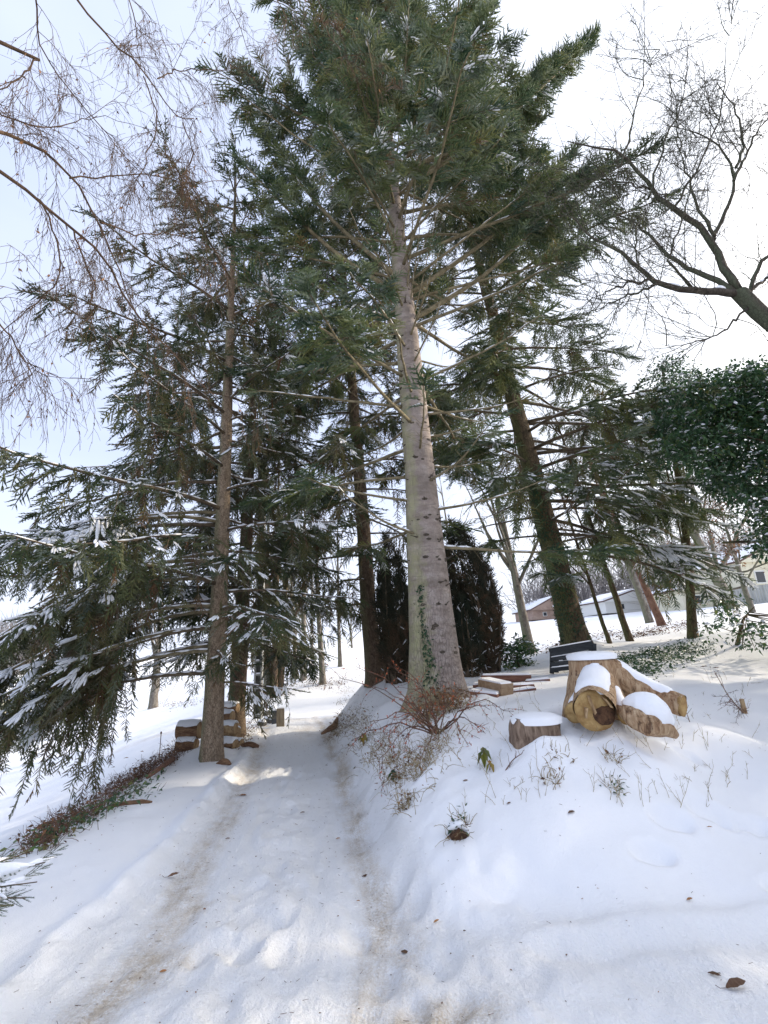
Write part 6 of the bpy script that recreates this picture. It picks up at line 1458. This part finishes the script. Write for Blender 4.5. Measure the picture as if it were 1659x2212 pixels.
# distant hedges and woods that read as a mass
q = np.random.default_rng(121)
fw = Acc(); ws = Acc()
def belt(px0, px1, pyb, Y0, Y1, n, h):
    t = q.random(n); px = px0 + (px1 - px0) * t; Yd = Y0 + (Y1 - Y0) * t + q.normal(0, 2, n)
    P = np.array([at(a, pyb, b_) for a, b_ in zip(px, Yd)]); P[:, 2] = ground_h(P[:, 0], P[:, 1]) - .1
    S = twist(P, norm(q.normal(0, .25, (n, 3)) + UP), h * q.uniform(.4, 1.2, n), q, 6, .14); tubes(fw, S, np.linspace(.05, .01, 6) * Y0 / 40, 3, cap=False, a=q.random(n))
    p, d, o_, _t = along(S, 6, q, .15, 1); S2 = twist(p, side_dirs(d, q, .7, len(p)), h * q.uniform(.1, .45, len(p)), q, 4, .2, up=.03); tubes(fw, S2, np.linspace(.022, .006, 4) * Y0 / 40, 3, cap=False, a=q.random(len(p)))
belt(-60, 60, 1450, 70, 75, 500, 7.0); belt(1130, 1500, 1330, 58, 50, 500, 6.5); belt(1400, 1750, 1300, 40, 38, 400, 6.0)
tag(fw.build('far_woods', M['far_wood'], None, False), 'pale bare hedges and woods along the far edge of the snowfields', 'woods', kind='stuff')

# ------------------------------------------------------------------ leaves and scraps on the snow
q = np.random.default_rng(131)
def curled(n=9, w_=.2, curl=.22):
    V = []; 
    for i in range(n):
        t = i / (n - 1); ww = w_ * math.sin(math.pi * min(1, t * .95 + .03)) ** .8; zc = .05 * math.sin(t * math.pi) 
        for j in (-1, 0, 1): V.append([t, j * ww, zc + abs(j) * curl * ww + .02 * math.sin(t * 17 + j)])
    Q = [(i * 3 + j, i * 3 + j + 1, i * 3 + j + 4, i * 3 + j + 3) for i in range(n - 1) for j in (0, 1)]
    return np.array(V), np.array([t for a, b_, c_, d_ in Q for t in ((a, b_, c_), (a, c_, d_))])
CL = curled()
lv_ = [(1570, 2140, .12, .10, 'large curled dead leaf lying in the lower right corner'), (1530, 2107, .06, .0, 'dark shrivelled leaf just above the large curled one'), (362, 1898, .09, .30, 'brown twisted leaf beside the left wheel track'),
       (937, 1998, .045, .9, 'bright orange leaf scrap on the snow right of the lane'), (344, 2105, .04, .75, 'orange leaf below the dirty patch in the left track'), (438, 1968, .035, .5, 'small brown leaf in the middle of the left track'),
       (782, 1897, .07, .05, 'dark crumpled leaf in the right wheel track'), (866, 2060, .06, .1, 'dark stalked leaf right of the muddy right track'), (1228, 1760, .07, .15, 'dark curled leaf in the middle of the mound'), (1484, 1949, .045, .7, 'orange-rimmed leaf on the turning track at the right'),
       (1527, 1790, .04, .8, 'orange leaf nearest the footprints'), (516, 1721, .10, .45, 'upright brown leaf at the edge of the lit snow'), (110, 1625, .08, .5, 'brown leaf far out on the left field'), (240, 1660, .08, .4, 'lone leaf at the rim of the ledge'),
       (267, 1640, .08, .6, 'orange leaf upright near the rear marker rod'), (303, 1625, .07, .7, 'ginger leaf on the rim below the logs'), (702, 1655, .06, .2, 'leaf scrap at the far right track'), (648, 1758, .06, .2, 'dark scrap in the centre of the lane'),
       (725, 1815, .05, .7, 'orange leaf at the inner rim of the right track'), (486, 1815, .05, .35, 'brown leaf at the left track, half way up the lane'), (770, 1950, .03, .75, 'tiny orange leaf right of the crumpled one'),
       (1000, 1690, .05, .4, 'leaf scrap on the bank below the yellow-green sprig'), (1095, 1740, .04, .3, 'leaf scrap on the mound, right of the dry tuft'), (1513, 1443, .12, .25, 'dark leaf on the smooth snow beside the ground ivy'), (1540, 1445, .10, .3, 'second dark leaf, just right of the other on the smooth snow')]
for px, py, s, ti, l_ in lv_:
    b = on_ground(px, py, 4); a = q.uniform(-.7, .7); A_ = Acc()
    stamp(A_, *CL, np.array([[0, 0, 0.]]), np.array([[math.cos(a), math.sin(a), q.uniform(-.05, .2)]]), np.array([[q.normal(0, .15), -.25, 1.]]), np.array([s]), np.array([ti]))
    if s > .08: tubes(A_, np.array([[0, 0, 0], [-math.cos(a) * s * .3, -math.sin(a) * s * .3, .004], [-math.cos(a) * s * .5, -math.sin(a) * s * .45, .02]]), np.array([.002, .0015, .0015]), 3, a=.1)
    o = A_.build('fallen_leaf', M['leaf_brown'], None, False); o.location = b + [0, 0, .012]; tag(o, l_, 'leaf', 'dead leaves on the snow')
# countless crumbs: needles, twiglets, bud scales
n = 1500; x = q.uniform(-3.5, 5, n); y = 2.4 + 12 * q.random(n) ** 1.6; k = q.random(n) < .35; x = np.where(k, lane_c(y) + q.normal(0, .8, n), x); z = ground_h(x, y) + .004
A_ = Acc(); k = q.random(n) < .55; P = np.stack([x, y, z], -1); a = q.uniform(0, 6.28, n)
d = np.stack([np.cos(a), np.sin(a), 0 * a], -1); L_ = q.uniform(.006, .035, n)
tubes(A_, np.stack([P[k], P[k] + d[k] * L_[k][:, None] + [0, 0, .004]], 1), np.array([.0014, .001]), 3, a=q.random(k.sum()) * .4)
stamp(A_, *LF, P[~k], d[~k], UP + q.normal(0, .3, (int((~k).sum()), 3)), q.uniform(.008, .022, (~k).sum()), q.random((~k).sum()) * .8)
tag(A_.build('leaf_crumbs', M['leaf_brown'], None, False), 'tiny twigs, needles and leaf crumbs strewn over the snow', 'litter', kind='stuff')
# thin stalks rising from the snow on the mound and the terrace
P = np.array([on_ground(q.uniform(1000, 1640), q.uniform(1460, 1760), 5.5) for _ in range(150)])
S = twist(P, norm(q.normal(0, .35, (150, 3)) + UP), q.uniform(.04, .26, 150), q, 5, .12, grav=.03); A_ = Acc(); tubes(A_, S, np.linspace(.0024, .0012, 5), 3, cap=False)
p, d, o_, _t = along(S, 3, q, .3, 1); S2 = twist(p, side_dirs(d, q, .7, len(p)), q.uniform(.02, .07, len(p)), q, 3, .2); tubes(A_, S2, np.linspace(.0015, .001, 3), 3, cap=False)
tag(A_.build('dry_stalks', M['dry'], None, False), 'thin dry stalks standing out of the snow on the mound', 'stalks', kind='stuff')
for (px, py, g, l_, tg2) in ((1490, 1560, 5.4, 'short forked dark twig at the end of the long cut root', (1480, 1535)), (1090, 1668, 5.1, 'snowy fallen twig right of the drooping sprig', (1130, 1652)), (965, 1812, 4.4, 'fine pale twig arching beside the tussock', (1010, 1780))):
    b = on_ground(px, py, g); e = at(tg2[0], tg2[1], b[1]); e[2] = max(e[2], gz(e[0], e[1]) + .03); A_ = Acc(); P = curve_through([b, (b + e) / 2 + UP * .03, e], 7); tubes(A_, P, np.linspace(.006, .003, 7), 4)
    p, d, o_, _t = along(P[None], 7, q, .2, 1); S2 = twist(p, side_dirs(d, q, .8, 7), q.uniform(.04, .12, 7), q, 4, .2); tubes(A_, S2, np.linspace(.003, .0015, 4), 3); tag(A_.build('twig', M['stem'], None, False), l_, 'twig')
